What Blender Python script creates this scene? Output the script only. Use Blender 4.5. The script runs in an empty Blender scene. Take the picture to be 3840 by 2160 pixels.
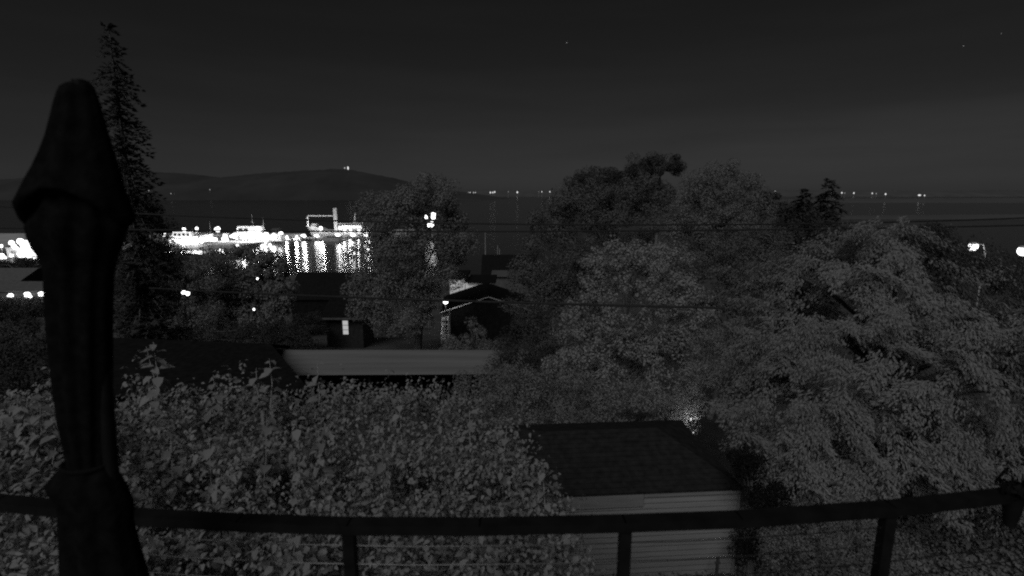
import bpy, math, random
import numpy as np
from mathutils import Vector, Matrix

# ------------------------------------------------------------------ camera, sky, moon, exposure
SC = bpy.context.scene
COL = SC.collection
CAMZ = 35.0                       # height of the camera above the water of the bay
PITCH = math.atan(350 / 1920)     # looking slightly down
cam_d = bpy.data.cameras.new('camera'); cam_d.sensor_width = 36; cam_d.lens = 18.0
cam_d.dof.use_dof = True; cam_d.dof.focus_distance = 120; cam_d.dof.aperture_fstop = 2.2
cam_d.clip_start = 0.05; cam_d.clip_end = 60000
cam = bpy.data.objects.new('camera', cam_d); COL.objects.link(cam)
cam.location = (0, 0, CAMZ); cam.rotation_euler = (math.pi / 2 - PITCH, 0, 0)
SC.camera = cam
MOON_EL, MOON_AZ = math.radians(43), math.radians(20)   # behind the house, to the left
SKY_STRENGTH, MOON_STRENGTH = 0.0048, 2.0

w = bpy.data.worlds.new('World'); SC.world = w; w.use_nodes = True
nt = w.node_tree; nt.nodes.clear()
def wn(t, **k):
    n = nt.nodes.new(t)
    for a, b in k.items(): setattr(n, a, b)
    return n
sky = wn('ShaderNodeTexSky', sky_type='NISHITA', sun_disc=False)
sky.sun_elevation = MOON_EL; sky.sun_rotation = math.pi + MOON_AZ; sky.dust_density = 0.6; sky.air_density = 0.6
bw = wn('ShaderNodeRGBToBW'); bg = wn('ShaderNodeBackground'); wo = wn('ShaderNodeOutputWorld')
tc = wn('ShaderNodeTexCoord'); mp = wn('ShaderNodeMapping'); nz = wn('ShaderNodeTexNoise')
mp.inputs['Scale'].default_value = (1.3, 1.3, 11.0); mp.inputs['Location'].default_value = (4.3, 2.2, 0.4)
nz.inputs['Scale'].default_value = 1.6; nz.inputs['Detail'].default_value = 5
mr = wn('ShaderNodeMapRange'); mr.inputs[1].default_value = 0.42; mr.inputs[2].default_value = 0.75
mr.inputs[3].default_value = 0.97; mr.inputs[4].default_value = 1.14
mul = wn('ShaderNodeMath', operation='MULTIPLY')
nt.links.new(sky.outputs[0], bw.inputs[0]); nt.links.new(tc.outputs['Generated'], mp.inputs[0])
nt.links.new(mp.outputs[0], nz.inputs['Vector']); nt.links.new(nz.outputs['Fac'], mr.inputs[0])
nt.links.new(bw.outputs[0], mul.inputs[0]); nt.links.new(mr.outputs[0], mul.inputs[1])
sx = wn('ShaderNodeSeparateXYZ'); nt.links.new(tc.outputs['Generated'], sx.inputs[0])
def mrange(src, a, b, c, d):
    n_ = wn('ShaderNodeMapRange', interpolation_type='SMOOTHSTEP')
    for i_, v_ in zip((1, 2, 3, 4), (a, b, c, d)): n_.inputs[i_].default_value = v_
    nt.links.new(src, n_.inputs[0]); return n_.outputs[0]
def mathn(op, a, b):
    n_ = wn('ShaderNodeMath', operation=op)
    for i_, v_ in enumerate((a, b)):
        if isinstance(v_, float): n_.inputs[i_].default_value = v_
        else: nt.links.new(v_, n_.inputs[i_])
    return n_.outputs[0]
mp2 = wn('ShaderNodeMapping'); mp2.inputs['Scale'].default_value = (2.2, 2.2, 26.0); nz2 = wn('ShaderNodeTexNoise'); nz2.inputs['Scale'].default_value = 1.5; nz2.inputs['Detail'].default_value = 6
nt.links.new(tc.outputs['Generated'], mp2.inputs[0]); nt.links.new(mp2.outputs[0], nz2.inputs['Vector'])
bank = mathn('MULTIPLY', mathn('MULTIPLY', mrange(sx.outputs[0], .18, .62, 0, 1), mathn('MULTIPLY', mrange(sx.outputs[2], .035, .085, 0, 1), mrange(sx.outputs[2], .10, .165, 1, 0))), mrange(nz2.outputs['Fac'], .34, .62, .35, 1))
mul2 = wn('ShaderNodeMath', operation='MULTIPLY'); nt.links.new(mul.outputs[0], mul2.inputs[0]); nt.links.new(mathn('MULTIPLY_ADD', bank, .22), mul2.inputs[1]); mul2.inputs[1].links[0].from_node.inputs[2].default_value = 1.0
nt.links.new(mul2.outputs[0], bg.inputs['Color']); bg.inputs['Strength'].default_value = SKY_STRENGTH
nt.links.new(bg.outputs[0], wo.inputs[0])

ml = bpy.data.lights.new('moon', 'SUN'); ml.energy = MOON_STRENGTH; ml.angle = math.radians(35); ml.color = (1, 1, 1)
moon = bpy.data.objects.new('moon', ml); COL.objects.link(moon)
sdir = Vector((-math.sin(MOON_AZ) * math.cos(MOON_EL), -math.cos(MOON_AZ) * math.cos(MOON_EL), math.sin(MOON_EL)))
moon.rotation_euler = sdir.to_track_quat('Z', 'Y').to_euler(); moon.location = (0, -30, 80)

SC.view_settings.view_transform = 'Standard'; SC.view_settings.look = 'None'
SC.view_settings.exposure = 0; SC.view_settings.gamma = 1
try: SC.view_settings.use_curve_mapping = False
except Exception: pass
SC.cycles.max_bounces = 5; SC.cycles.diffuse_bounces = 2; SC.cycles.glossy_bounces = 3
SC.cycles.sample_clamp_indirect = 0.6; SC.cycles.filter_width = 2.1; SC.cycles.use_denoising = False

# ------------------------------------------------------------------ helpers
CP, SP = math.cos(PITCH), math.sin(PITCH)
def P(xs, ys, d):
    """point at forward distance d (metres) seen at photograph pixel xs, ys"""
    u = (xs - 1920) / 1920; v = (1080 - ys) / 1920
    f = CP + v * SP
    return Vector((u / f * d, d, CAMZ + (-SP + v * CP) / f * d))
def terrain(x, y):
    ys = [-80, 0, 6, 10, 27, 50, 80, 120, 200, 238, 260, 900]
    zs = [30, 27.6, 27.2, 26.6, 23.0, 20.2, 14.6, 8.6, 2.0, -1.2, -3, -3]
    z = np.interp(y, ys, zs)
    z = z + 4.5 * np.clip((x - 30) / 45, 0, 1) * np.clip((y - 25) / 30, 0, 1) * np.clip((190 - y) / 90, 0, 1)
    # the coast bends out into the bay on the left
    z = np.where((x < -150) & (y > 190), np.maximum(z, 2.4 * np.clip((-150 - x) / 30, 0, 1) * np.clip((300 - y) / 12, 0, 1) - 1.2 * (y > 290)), z)
    z = z + 0.25 * np.sin(x * .21) * np.sin(y * .17) * np.clip((y - 12) / 10, 0, 1) * np.clip((150 - y) / 40, 0, 1)
    return z
def tz(x, y): return float(terrain(np.float64(x), np.float64(y)))

def mat(name, c0, c1=None, rough=0.8, scale=3.0, bump=0.0, island=False, metal=0.0, transl=0.0, coord='Object', stretch=(1, 1, 1), spec=0.3):
    m = bpy.data.materials.new(name); m.use_nodes = True
    t = m.node_tree; b = t.nodes['Principled BSDF']
    b.inputs['Roughness'].default_value = rough; b.inputs['Metallic'].default_value = metal
    b.inputs['Specular IOR Level'].default_value = spec
    if c1 is None: c1 = c0 * 1.2
    ramp = t.nodes.new('ShaderNodeMapRange')
    ramp.inputs[3].default_value = c0; ramp.inputs[4].default_value = c1
    co = t.nodes.new('ShaderNodeTexCoord'); mpn = t.nodes.new('ShaderNodeMapping'); mpn.inputs['Scale'].default_value = stretch
    n = t.nodes.new('ShaderNodeTexNoise'); n.inputs['Scale'].default_value = scale; n.inputs['Detail'].default_value = 6
    t.links.new(co.outputs[coord], mpn.inputs[0]); t.links.new(mpn.outputs[0], n.inputs['Vector'])
    if island:
        g = t.nodes.new('ShaderNodeNewGeometry'); mx = t.nodes.new('ShaderNodeMath'); mx.operation = 'MULTIPLY_ADD'
        mx.inputs[1].default_value = 0.32
        s2 = t.nodes.new('ShaderNodeMath'); s2.operation = 'MULTIPLY'; s2.inputs[1].default_value = 0.68
        t.links.new(n.outputs['Fac'], s2.inputs[0])
        t.links.new(g.outputs['Random Per Island'], mx.inputs[0]); t.links.new(s2.outputs[0], mx.inputs[2])
        t.links.new(mx.outputs[0], ramp.inputs[0])
    else:
        ramp.inputs[1].default_value = 0.3; ramp.inputs[2].default_value = 0.7
        t.links.new(n.outputs['Fac'], ramp.inputs[0])
    t.links.new(ramp.outputs[0], b.inputs['Base Color'])
    if bump:
        bp = t.nodes.new('ShaderNodeBump'); bp.inputs['Strength'].default_value = bump; bp.inputs['Distance'].default_value = 0.05
        t.links.new(n.outputs['Fac'], bp.inputs['Height']); t.links.new(bp.outputs[0], b.inputs['Normal'])
    if transl:
        tr = t.nodes.new('ShaderNodeBsdfTranslucent'); ms = t.nodes.new('ShaderNodeMixShader'); ms.inputs[0].default_value = transl
        o = t.nodes['Material Output']
        t.links.new(ramp.outputs[0], tr.inputs[0]); t.links.new(b.outputs[0], ms.inputs[1]); t.links.new(tr.outputs[0], ms.inputs[2])
        t.links.new(ms.outputs[0], o.inputs[0])
    return m
def emat(name, strength):
    m = bpy.data.materials.new(name); m.use_nodes = True
    t = m.node_tree; t.nodes.clear()
    e = t.nodes.new('ShaderNodeEmission'); o = t.nodes.new('ShaderNodeOutputMaterial')
    e.inputs[1].default_value = strength; t.links.new(e.outputs[0], o.inputs[0])
    try: m.cycles.emission_sampling = 'NONE'
    except Exception: pass
    return m

M = {}
M['leaf_big'] = mat('broad leaf', .145, .25, rough=.75, island=True, transl=.54, scale=.8)
M['leaf_mid'] = mat('tree leaf', .06, .15, rough=.8, island=True, transl=.35, scale=.28)
M['leaf_pale'] = mat('pale shrub leaf', .10, .20, rough=.8, island=True, transl=.35, scale=.4)
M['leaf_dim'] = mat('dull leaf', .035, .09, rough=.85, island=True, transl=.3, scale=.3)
M['leaf_shade'] = mat('black leaf', .003, .009, rough=1, island=True, spec=.02)  # leaf tone blackened to stand in for shade
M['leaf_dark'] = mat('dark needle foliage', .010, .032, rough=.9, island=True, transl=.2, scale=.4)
M['cedar'] = mat('cedar spray', .05, .165, rough=.85, island=True, transl=.3, scale=.55)
M['grass'] = mat('ground cover leaf', .05, .12, rough=.85, island=True, transl=.3, scale=1.2)
M['bark'] = mat('bark', .04, .09, rough=.95, scale=9, bump=.6, stretch=(3, 3, .5))
M['stem'] = mat('young stem', .12, .2, rough=.7)
M['ground'] = mat('soil and grass', .012, .036, rough=1, scale=.35, bump=.4)
M['black'] = mat('black powder coat', .003, .006, rough=.6, scale=14, spec=.08)
M['steel'] = mat('stainless cable', .03, .05, rough=.35, metal=.9)
M['fabric'] = mat('black umbrella canvas', .002, .005, rough=1, scale=30, bump=.15, spec=.02)
M['strap'] = mat('canvas strap', .003, .006, rough=1, spec=.02)
M['deckwood'] = mat('deck board', .05, .09, rough=.8, stretch=(.4, 6, 6))
M['siding'] = mat('painted siding', .085, .11, rough=.7, scale=2.5, stretch=(.5, 1, 6))
M['shingle'] = mat('dark shingle', .008, .016, rough=.95, spec=.02, scale=6, bump=.4)
M['darkroof'] = mat('black roof felt', .004, .008, rough=.95, spec=.02, scale=4)
M['paleroof'] = mat('pale metal roof', .072, .105, rough=.7, scale=.8, stretch=(.15, 2, 2))
M['darkwall'] = mat('dark wall', .004, .008, rough=.9, spec=.02, scale=3)  # near-black; on the gable front it stands in for shade
M['greywall'] = mat('grey wall', .036, .055, rough=.85, scale=2)
M['stained'] = mat('brown stained wall', .012, .022, rough=.9, spec=.05)
M['white'] = mat('white paint', .62, .72, rough=.55, scale=.6)
M['hullpaint'] = mat('ship hull paint', .30, .42, rough=.5, scale=.12, stretch=(1, 1, .3))
M['steelgrey'] = mat('grey painted steel', .18, .26, rough=.6, scale=.4)
M['concrete'] = mat('quay concrete', .18, .28, rough=.9, scale=.15)
M['pile'] = mat('tarred pile', .015, .03, rough=.9)
M['wire'] = mat('black cable sheath', .005, .008, rough=.7)
M['glass'] = mat('dark window glass', .01, .015, rough=.08, spec=.5)
M['hill'] = mat('wooded hill', .010, .020, rough=1, scale=.004)
M['shore'] = mat('far shore', .03, .045, rough=1, scale=.004)  # lightened to imitate haze on the far shore
M['lamp'] = emat('floodlight glow', 3.5)
M['lamp_soft'] = emat('small lamp glow', .9)
M['lamp_dim'] = emat('dim window glow', 0.45)
M['pane_lit'] = emat('lit window pane', 0.30)
M['star'] = emat('star light', 0.6)
# water: dark, with small waves
mw = bpy.data.materials.new('bay water'); mw.use_nodes = True
t = mw.node_tree; b = t.nodes['Principled BSDF']
b.inputs['Base Color'].default_value = (.008, .008, .008, 1); b.inputs['Roughness'].default_value = .16; b.inputs['IOR'].default_value = 1.33; b.inputs['Specular IOR Level'].default_value = .32
co = t.nodes.new('ShaderNodeTexCoord'); n = t.nodes.new('ShaderNodeTexNoise'); n.inputs['Scale'].default_value = .35; n.inputs['Detail'].default_value = 3
bp = t.nodes.new('ShaderNodeBump'); bp.inputs['Strength'].default_value = .6; bp.inputs['Distance'].default_value = .35
t.links.new(co.outputs['Object'], n.inputs['Vector']); t.links.new(n.outputs['Fac'], bp.inputs['Height']); t.links.new(bp.outputs[0], b.inputs['Normal'])
M['water'] = mw

def tag(o, label=None, cat=None, group=None, kind=None):
    if label: o['label'] = label
    if cat: o['category'] = cat
    if group: o['group'] = group
    if kind: o['kind'] = kind
    return o
def empty(name, loc, label, cat, group=None, rz=0):
    o = bpy.data.objects.new(name, None); COL.objects.link(o); o.location = loc; o.rotation_euler.z = rz
    o.empty_display_size = .2
    return tag(o, label, cat, group)
def link(name, me, m, parent=None, loc=None):
    o = bpy.data.objects.new(name, me); COL.objects.link(o)
    if m is not None and not me.materials: me.materials.append(m)
    if parent is not None: o.parent = parent
    if loc is not None: o.location = loc
    return o
def from_np(name, V, F, smooth=False):
    """V (n,3) array, F (m,k) array of equal-sided faces"""
    me = bpy.data.meshes.new(name); V = np.asarray(V, np.float32); F = np.asarray(F, np.int32)
    me.vertices.add(len(V)); me.vertices.foreach_set('co', V.ravel())
    k = F.shape[1]; me.loops.add(F.size); me.loops.foreach_set('vertex_index', F.ravel())
    me.polygons.add(len(F)); me.polygons.foreach_set('loop_start', np.arange(0, F.size, k, dtype=np.int32))
    if smooth: me.polygons.foreach_set('use_smooth', np.ones(len(F), bool))
    me.update(calc_edges=True)
    return me
class MB:
    """collects simple shapes, builds ONE mesh object"""
    def __init__(s, o=(0, 0, 0)): s.v = []; s.f = []; s.o = Vector(o); s.smooth = False
    def add(s, vs, fs):
        k = len(s.v); s.v += [tuple(Vector(p) - s.o) for p in vs]; s.f += [tuple(i + k for i in f) for f in fs]; return s
    def box(s, a, b):
        x0, y0, z0 = a; x1, y1, z1 = b
        return s.hexa([(x0, y0, z0), (x1, y0, z0), (x1, y1, z0), (x0, y1, z0), (x0, y0, z1), (x1, y0, z1), (x1, y1, z1), (x0, y1, z1)])
    def hexa(s, c): return s.add(c, [(3, 2, 1, 0), (4, 5, 6, 7), (0, 1, 5, 4), (1, 2, 6, 5), (2, 3, 7, 6), (3, 0, 4, 7)])
    def slab(s, quad, th):
        """quad of 4 points (counter-clockwise seen from outside), thickened inwards"""
        q = [Vector(p) for p in quad]; nn = (q[1] - q[0]).cross(q[2] - q[0]).normalized() * th
        return s.hexa([p - nn for p in q] + q)
    def bar(s, a, b, w, h=None):
        a, b = Vector(a), Vector(b); h = h or w; d = (b - a).normalized()
        r = d.cross(Vector((0, 0, 1)));  r = r.normalized() if r.length > 1e-4 else Vector((1, 0, 0)); u = r.cross(d)
        c = []
        for p in (a, b): c += [p - r * w / 2 - u * h / 2, p + r * w / 2 - u * h / 2, p + r * w / 2 + u * h / 2, p - r * w / 2 + u * h / 2]
        return s.hexa(c)
    def tube(s, pts, rad, n=8, cap=True):
        pts = [Vector(p) for p in pts]; rad = rad if hasattr(rad, '__len__') else [rad] * len(pts)
        vs, fs = [], []; ref = Vector((0.12, 1, 0.07)).normalized()
        for i, p in enumerate(pts):
            d = (pts[min(i + 1, len(pts) - 1)] - pts[max(i - 1, 0)]).normalized()
            r = d.cross(ref)
            if r.length < .1: r = d.cross(Vector((1, 0, 0)))
            r.normalize(); u = r.cross(d)
            for k in range(n):
                a = 2 * math.pi * k / n; vs.append(p + r * math.cos(a) * rad[i] + u * math.sin(a) * rad[i])
        for i in range(len(pts) - 1):
            for k in range(n): fs.append((i * n + k, i * n + (k + 1) % n, (i + 1) * n + (k + 1) % n, (i + 1) * n + k))
        if cap: fs += [tuple(range(n - 1, -1, -1)), tuple((len(pts) - 1) * n + k for k in range(n))]
        s.smooth = True
        return s.add(vs, fs)
    def ball(s, c, r, nu=10, nv=6, sq=(1, 1, 1), jit=0):
        jr = random.Random(int(abs(c[0]) * 97 + abs(c[2]) * 31)); c = Vector(c); vs = [c + Vector((0, 0, -r * sq[2]))]; fs = []
        for j in range(1, nv):
            th = -math.pi / 2 + math.pi * j / nv
            for i in range(nu):
                a = 2 * math.pi * i / nu; vs.append(c + Vector((r * math.cos(th) * math.cos(a) * sq[0], r * math.cos(th) * math.sin(a) * sq[1], r * math.sin(th) * sq[2])) * (1 + jit * (jr.random() * 1.4 - .8)))
        vs.append(c + Vector((0, 0, r * sq[2]))); top = len(vs) - 1
        for i in range(nu):
            fs.append((0, 1 + (i + 1) % nu, 1 + i)); fs.append((top, top - nu + i, top - nu + (i + 1) % nu))
            for j in range(nv - 2): k = 1 + j * nu; fs.append((k + i, k + (i + 1) % nu, k + nu + (i + 1) % nu, k + nu + i))
        s.smooth = True
        return s.add(vs, fs)
    def build(s, name, m, parent=None):
        me = bpy.data.meshes.new(name); me.from_pydata(s.v, [], s.f); me.update()
        if s.smooth:
            me.polygons.foreach_set('use_smooth', [len(p.vertices) == 4 for p in me.polygons])
            try: me.set_sharp_from_angle(angle=math.radians(40))
            except Exception: pass
        o = link(name, me, m, parent)
        if parent is None: o.location = s.o
        return o
def light(name, loc, energy, radius=.3, parent=None):
    l = bpy.data.lights.new(name, 'POINT'); l.energy = energy; l.shadow_soft_size = radius
    o = bpy.data.objects.new(name, l); COL.objects.link(o); o.location = loc
    if parent: o.parent = parent
    return o

# ---- foliage: templates scattered with numpy
rng = np.random.default_rng(11)
def norm(a): return a / np.maximum(np.linalg.norm(a, axis=-1, keepdims=True), 1e-9)
LEAF_V = np.array([(0, 0, 0), (.30, .26, .13), (.24, .66, .06), (0, 1, -.22), (-.24, .66, .06), (-.30, .26, .13), (0, .48, 0)], np.float32)
LEAF_F = np.array([(0, 1, 6, 5), (1, 2, 3, 6), (5, 6, 3, 4)], np.int32)
SMALL_V = np.array([(0, 0, 0), (.36, .5, .08), (0, 1, 0), (-.36, .5, .08)], np.float32)
SMALL_F = np.array([(0, 1, 2, 3)], np.int32)
def make_spray(k, wid, seed, thin=.30, spread=.75):
    r = np.random.default_rng(seed); V, F = [], []
    for i in range(k):
        tt = (i + .5) / k; s = 1 if i % 2 else -1
        ang = s * (spread - .25 * tt) + r.normal() * .12; L = wid * (1.15 - tt) * (.8 + .4 * r.random())
        p = np.array((0, tt * .85, -.10 * tt * tt)); d = np.array((math.sin(ang), math.cos(ang), -.18 + r.normal() * .15)); q = np.array((math.cos(ang), -math.sin(ang), r.normal() * .3)) * L * thin
        b = len(V); V += [p, p + d * L * .5 + q, p + d * L, p + d * L * .5 - q]; F.append((b, b + 1, b + 2, b + 3))
    return np.array(V, np.float32), np.array(F, np.int32)
SPRAYS = [make_spray(16, .40, 5), make_spray(12, .36, 9)]
FINE = make_spray(24, .22, 14, .24, .42)
def scatter(tv, tf, pos, nrm, tan, scale):
    """copies of a template: local y along tan, local z along nrm"""
    nrm = norm(nrm); tan = norm(tan - (tan * nrm).sum(1, keepdims=True) * nrm); bi = np.cross(tan, nrm)
    sc = np.asarray(scale, np.float32).reshape(-1, 1, 1)
    V = pos[:, None, :] + sc * (tv[None, :, 0:1] * bi[:, None] + tv[None, :, 1:2] * tan[:, None] + tv[None, :, 2:3] * nrm[:, None])
    F = tf[None] + (np.arange(len(pos), dtype=np.int32) * len(tv))[:, None, None]
    return V.reshape(-1, 3), F.reshape(-1, tf.shape[1])
def rdir(n, r=rng): return norm(r.normal(size=(n, 3)))
def clump_leaves(cent, rad, per, r, squash=.8, up=.35, inner=.45):
    n = len(cent) * per; c = np.repeat(cent, per, 0); R = np.repeat(rad, per)
    d = rdir(n, r); rr = (inner + (1 - inner) * r.random(n) ** .5) * R
    pos = c + d * rr[:, None] * np.array((1, 1, squash))
    nrm = d + np.array((0, 0, up)) + r.normal(size=(n, 3)) * .32
    tan = r.normal(size=(n, 3)) * .7 + d * .3 + np.array((0, 0, -.5))
    return pos, nrm, tan
def lobes_to_clumps(lobes, dens, cr, r, shell=.72):
    """lobes: (centre, (rx,ry,rz)); clump centres on their shells, those sunk in another lobe dropped"""
    out = []; rad = []
    for c, s in lobes:
        s = np.array(s, float); area = 4 * math.pi * ((s[0] * s[1]) ** 1.6 + (s[0] * s[2]) ** 1.6 + (s[1] * s[2]) ** 1.6) ** (1 / 1.6) / 3 ** (1 / 1.6)
        n = max(12, int(area * dens)); d = rdir(n, r); k = (shell + (1 - shell) * r.random(n) ** .6)
        p = np.array(c, float) + d * s * k[:, None] + r.normal(size=(n, 3)) * cr * .35
        keep = np.ones(n, bool)
        for c2, s2 in lobes:
            if c2 is c: continue
            keep &= (((p - np.array(c2, float)) / np.array(s2, float)) ** 2).sum(1) > .42
        out.append(p[keep]); rad.append(cr * (.6 + .8 * r.random(keep.sum())))
    return np.concatenate(out), np.concatenate(rad)
def trunk_mesh(base, top, r0, limbs, r):
    """tapered trunk from base to top with limbs towards the given points; local to base"""
    mb = MB(); b = Vector((0, 0, 0)); tpt = Vector(top) - Vector(base); k = 6; pts = []
    for i in range(k + 1):
        f = i / k; pts.append(b.lerp(tpt, f) + Vector((r.normal() * r0 * .5, r.normal() * r0 * .5, 0)) * (0 if i in (0,) else 1))
    pts[0].z -= .3
    mb.tube(pts, [r0 * (1.25 - 1.0 * i / k) + .01 for i in range(k + 1)], 8)
    for q in limbs:
        q = Vector(q) - Vector(base); f = max(.15, min(.9, q.z / max(tpt.z, .1) * .72)); s = b.lerp(tpt, f); mid = s.lerp(q, .5) + Vector((0, 0, .08 * (q - s).length))
        mb.tube([s, mid, q], [r0 * .42, r0 * .25, r0 * .07], 5)
    return mb
def broad_tree(name, label, cat, base, lobes, dens, cr, per, leaf, m, seed, r0=.18, group=None, tmpl='small', trunk=True, inner=.66, up=.45, gaps=()):
    r = np.random.default_rng(seed)
    root = empty(name, base, label, cat, group)
    cent, rad = lobes_to_clumps(lobes, dens, cr, r)
    pos, nrm, tan = clump_leaves(cent, rad, per, r, up=up, inner=inner)
    for g, gr in gaps:                                       # openings in the crown
        g = np.array(g); keep = (np.hypot(pos[:, 0] - g[0] * pos[:, 1] / g[1], pos[:, 2] - g[2]) > gr) | (r.random(len(pos)) < .05); pos, nrm, tan = pos[keep], nrm[keep], tan[keep]
    tv, tf = (LEAF_V, LEAF_F) if tmpl == 'leaf' else (SMALL_V, SMALL_F) if tmpl == 'small' else SPRAYS[0]
    V, F = scatter(tv, tf, pos - np.array(base), nrm, tan, leaf * (.6 + .8 * r.random(len(pos))))
    tag(link('crown', from_np('crown', V, F), m, root), kind='stuff' if False else None)
    if trunk:
        top = Vector(max(lobes, key=lambda l: l[0][2] + l[1][2] * .3)[0])
        idx = r.choice(len(cent), min(14, len(cent)), replace=False)
        trunk_mesh(base, (base[0] + (top.x - base[0]) * .8, base[1] + (top.y - base[1]) * .8, top.z), r0, cent[idx], r).build('trunk', M['bark'], root)
    return root
def conifer(name, label, base, H, prof, m, seed, step=.32, nb=6, spl=.75, droop=.25, r0=.25, group=None, lean=(0, 0)):
    """prof(f) = branch length at height fraction f"""
    r = np.random.default_rng(seed); root = empty(name, base, label, 'tree', group)
    Pp, Nn, Tt, Ss = [], [], [], []; limbs = MB(); z = H * .08
    while z < H:
        f = z / H; L = prof(f); k = nb if f < .9 else 4
        a0 = r.random() * 6.28
        for i in range(k):
            a = a0 + 6.283 * i / k + r.normal() * .3; l = L * (.55 + .6 * r.random())
            d = np.array((math.cos(a), math.sin(a), 0)); s = np.array((lean[0] * f, lean[1] * f, z + r.normal() * .15))
            nn = max(3, int(l / .22)); 
            for j in range(nn):
                q = (j + .6) / nn; p = s + d * l * q + np.array((0, 0, .12 * l * q - droop * l * q * q * 1.6))
                for sd in (-1, 0, 1):
                    th = a + sd * (.7 + .2 * r.normal()); tt = np.array((math.cos(th), math.sin(th), -.35 - .2 * r.random()))
                    Pp.append(p); Tt.append(tt); Nn.append(np.array((0, 0, 1)) + r.normal(size=3) * .3); Ss.append(spl * (.6 + .5 * r.random()) * (.55 + .45 * (1 - f)))
            if l > .5: limbs.tube([tuple(s), tuple(s + d * l * .55 + np.array((0, 0, -.02 * l))), tuple(s + d * l * .95 + np.array((0, 0, .12 * l - droop * l * 1.4)))], [.045 * (1.1 - f), .03 * (1.1 - f), .008], 4, cap=False)
        z += step * (.7 + .6 * r.random())
    tv, tf = SPRAYS[seed % 2]
    V, F = scatter(tv, tf, np.array(Pp), np.array(Nn), np.array(Tt), np.array(Ss))
    link('crown', from_np('crown', V, F), m, root)
    mb = MB(); mb.tube([(0, 0, -.3), (lean[0] * .5, lean[1] * .5, H * .5), (lean[0], lean[1], H * .99)], [r0, r0 * .55, .02], 8)
    tr = mb.build('trunk', M['bark'], root); limbs.build('branches', M['bark'], tr)
    return root

# ------------------------------------------------------------------ setting: ground, water, hills, sky
gx = np.concatenate([np.linspace(-700, -62, 60), np.linspace(-60, 60, 121), np.linspace(62, 700, 60)])
gy = np.concatenate([np.linspace(-80, -2, 14), np.linspace(0, 60, 90), np.linspace(62, 320, 90)])
X, Y = np.meshgrid(gx, gy); Z = terrain(X, Y); nxg = len(gx)
ii, jj = np.meshgrid(np.arange(len(gy) - 1), np.arange(nxg - 1), indexing='ij'); a = (ii * nxg + jj).ravel()
tag(link('ground', from_np('ground', np.stack([X.ravel(), Y.ravel(), Z.ravel()], 1), np.stack([a, a + 1, a + nxg + 1, a + nxg], 1), True), M['ground']), kind='structure')
R = 30000
tag(link('water', from_np('water', [(-R, -2000, 0), (R, -2000, 0), (R, R, 0), (-R, R, 0)], [(0, 1, 2, 3)]), M['water']), kind='structure')

def ridge(name, d, pts, depth, m, seed, rough=1.0):
    """a hill: skyline given as photograph pixels, standing at distance d; slopes down both ways"""
    r = np.random.default_rng(seed); xs = np.linspace(pts[0][0], pts[-1][0], 160)
    ys = np.interp(xs, [p[0] for p in pts], [p[1] for p in pts])
    k = np.linspace(0, 1, 9); rows = []
    for q in np.linspace(-1, 1, 15):
        row = []
        for x, y in zip(xs, ys):
            p = P(x, y, d); h = max(p.z, .5) * (math.cos(q * math.pi / 2) ** .9 if abs(q) < 1 else 0)
            row.append((p.x + q * depth * .15 * math.sin(x * .004), d + q * depth, h + (r.normal() * .012 * p.z * rough if abs(q) < .95 else -2) ))
        rows.append(row)
    V = np.array(rows).reshape(-1, 3); n = len(xs); i2, j2 = np.meshgrid(np.arange(14), np.arange(n - 1), indexing='ij'); a = (i2 * n + j2).ravel()
    return tag(link(name, from_np(name, V, np.stack([a, a + 1, a + n + 1, a + n], 1), True), m), kind='structure')
ridge('hill', 4200, [(-500, 690), (0, 684), (60, 676), (150, 668), (400, 655), (580, 645), (700, 652), (840, 668), (960, 655), (1050, 646), (1200, 638), (1300, 634), (1370, 648), (1480, 668), (1560, 690), (1680, 712), (1800, 730), (1850, 740), (1880, 747)], 900, M['hill'], 3)
ridge('far_shore', 9500, [(1400, 712), (1700, 711), (2100, 714), (2600, 708), (2900, 712), (3300, 716), (3600, 714), (4000, 712), (4500, 716)], 700, M['shore'], 4)
ridge('tide_flat_spit', 2900, [(2300, 755), (2700, 752), (3100, 749), (3300, 746), (3500, 745), (3840, 743), (4400, 742)], 700, M['shore'], 6, .3)
ridge('breakwater', 800, [(2700, 817), (3000, 812), (3300, 808), (3600, 806), (3840, 804), (4400, 800)], 60, M['shore'], 8, .3)
# quay on the left of the harbour
q = MB((-300, 380, 0)); q.box((-470, 338, -3), (-176, 440, 2.4)); tag(q.build('quay', M['concrete']), kind='structure')

# ------------------------------------------------------------------ deck, railing, umbrella
RAILZ = CAMZ - 1.25; DECKZ = CAMZ - 2.27
def on_z(xs, ys, z):
    a_ = P(xs, ys, 1.0); k = (z - CAMZ) / (a_.z - CAMZ); return Vector((a_.x * k, k, z))
rail_px = [(-700, 1800), (-260, 1838), (0, 1868), (490, 1920), (900, 1942), (1310, 1955), (1800, 1957), (2340, 1945), (2770, 1930), (3340, 1890), (3790, 1840), (4100, 1795), (4400, 1755)]
rail_pts = [on_z(x, y, RAILZ) for x, y in rail_px]
dk = MB((0, .3, DECKZ))
edge = [(p.x, p.y + .05) for p in rail_pts]
npt = len(edge); vs = [(x, y, DECKZ) for x, y in edge] + [(x, -1.2, DECKZ) for x, y in edge]
vs += [(x, y, z - .26) for x, y, z in vs]
fs = []
for i in range(npt - 1):
    fs += [(i + 1, i, npt + i, npt + i + 1), (2 * npt + i, 2 * npt + i + 1, 3 * npt + i + 1, 3 * npt + i), (i, i + 1, 2 * npt + i + 1, 2 * npt + i)]
    fs += [(npt + i + 1, npt + i, 3 * npt + i, 3 * npt + i + 1)]
fs += [(0, 2 * npt, 3 * npt, npt), (npt - 1, 2 * npt - 1, 4 * npt - 1, 3 * npt - 1)]
dk.add(vs, fs)
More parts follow.
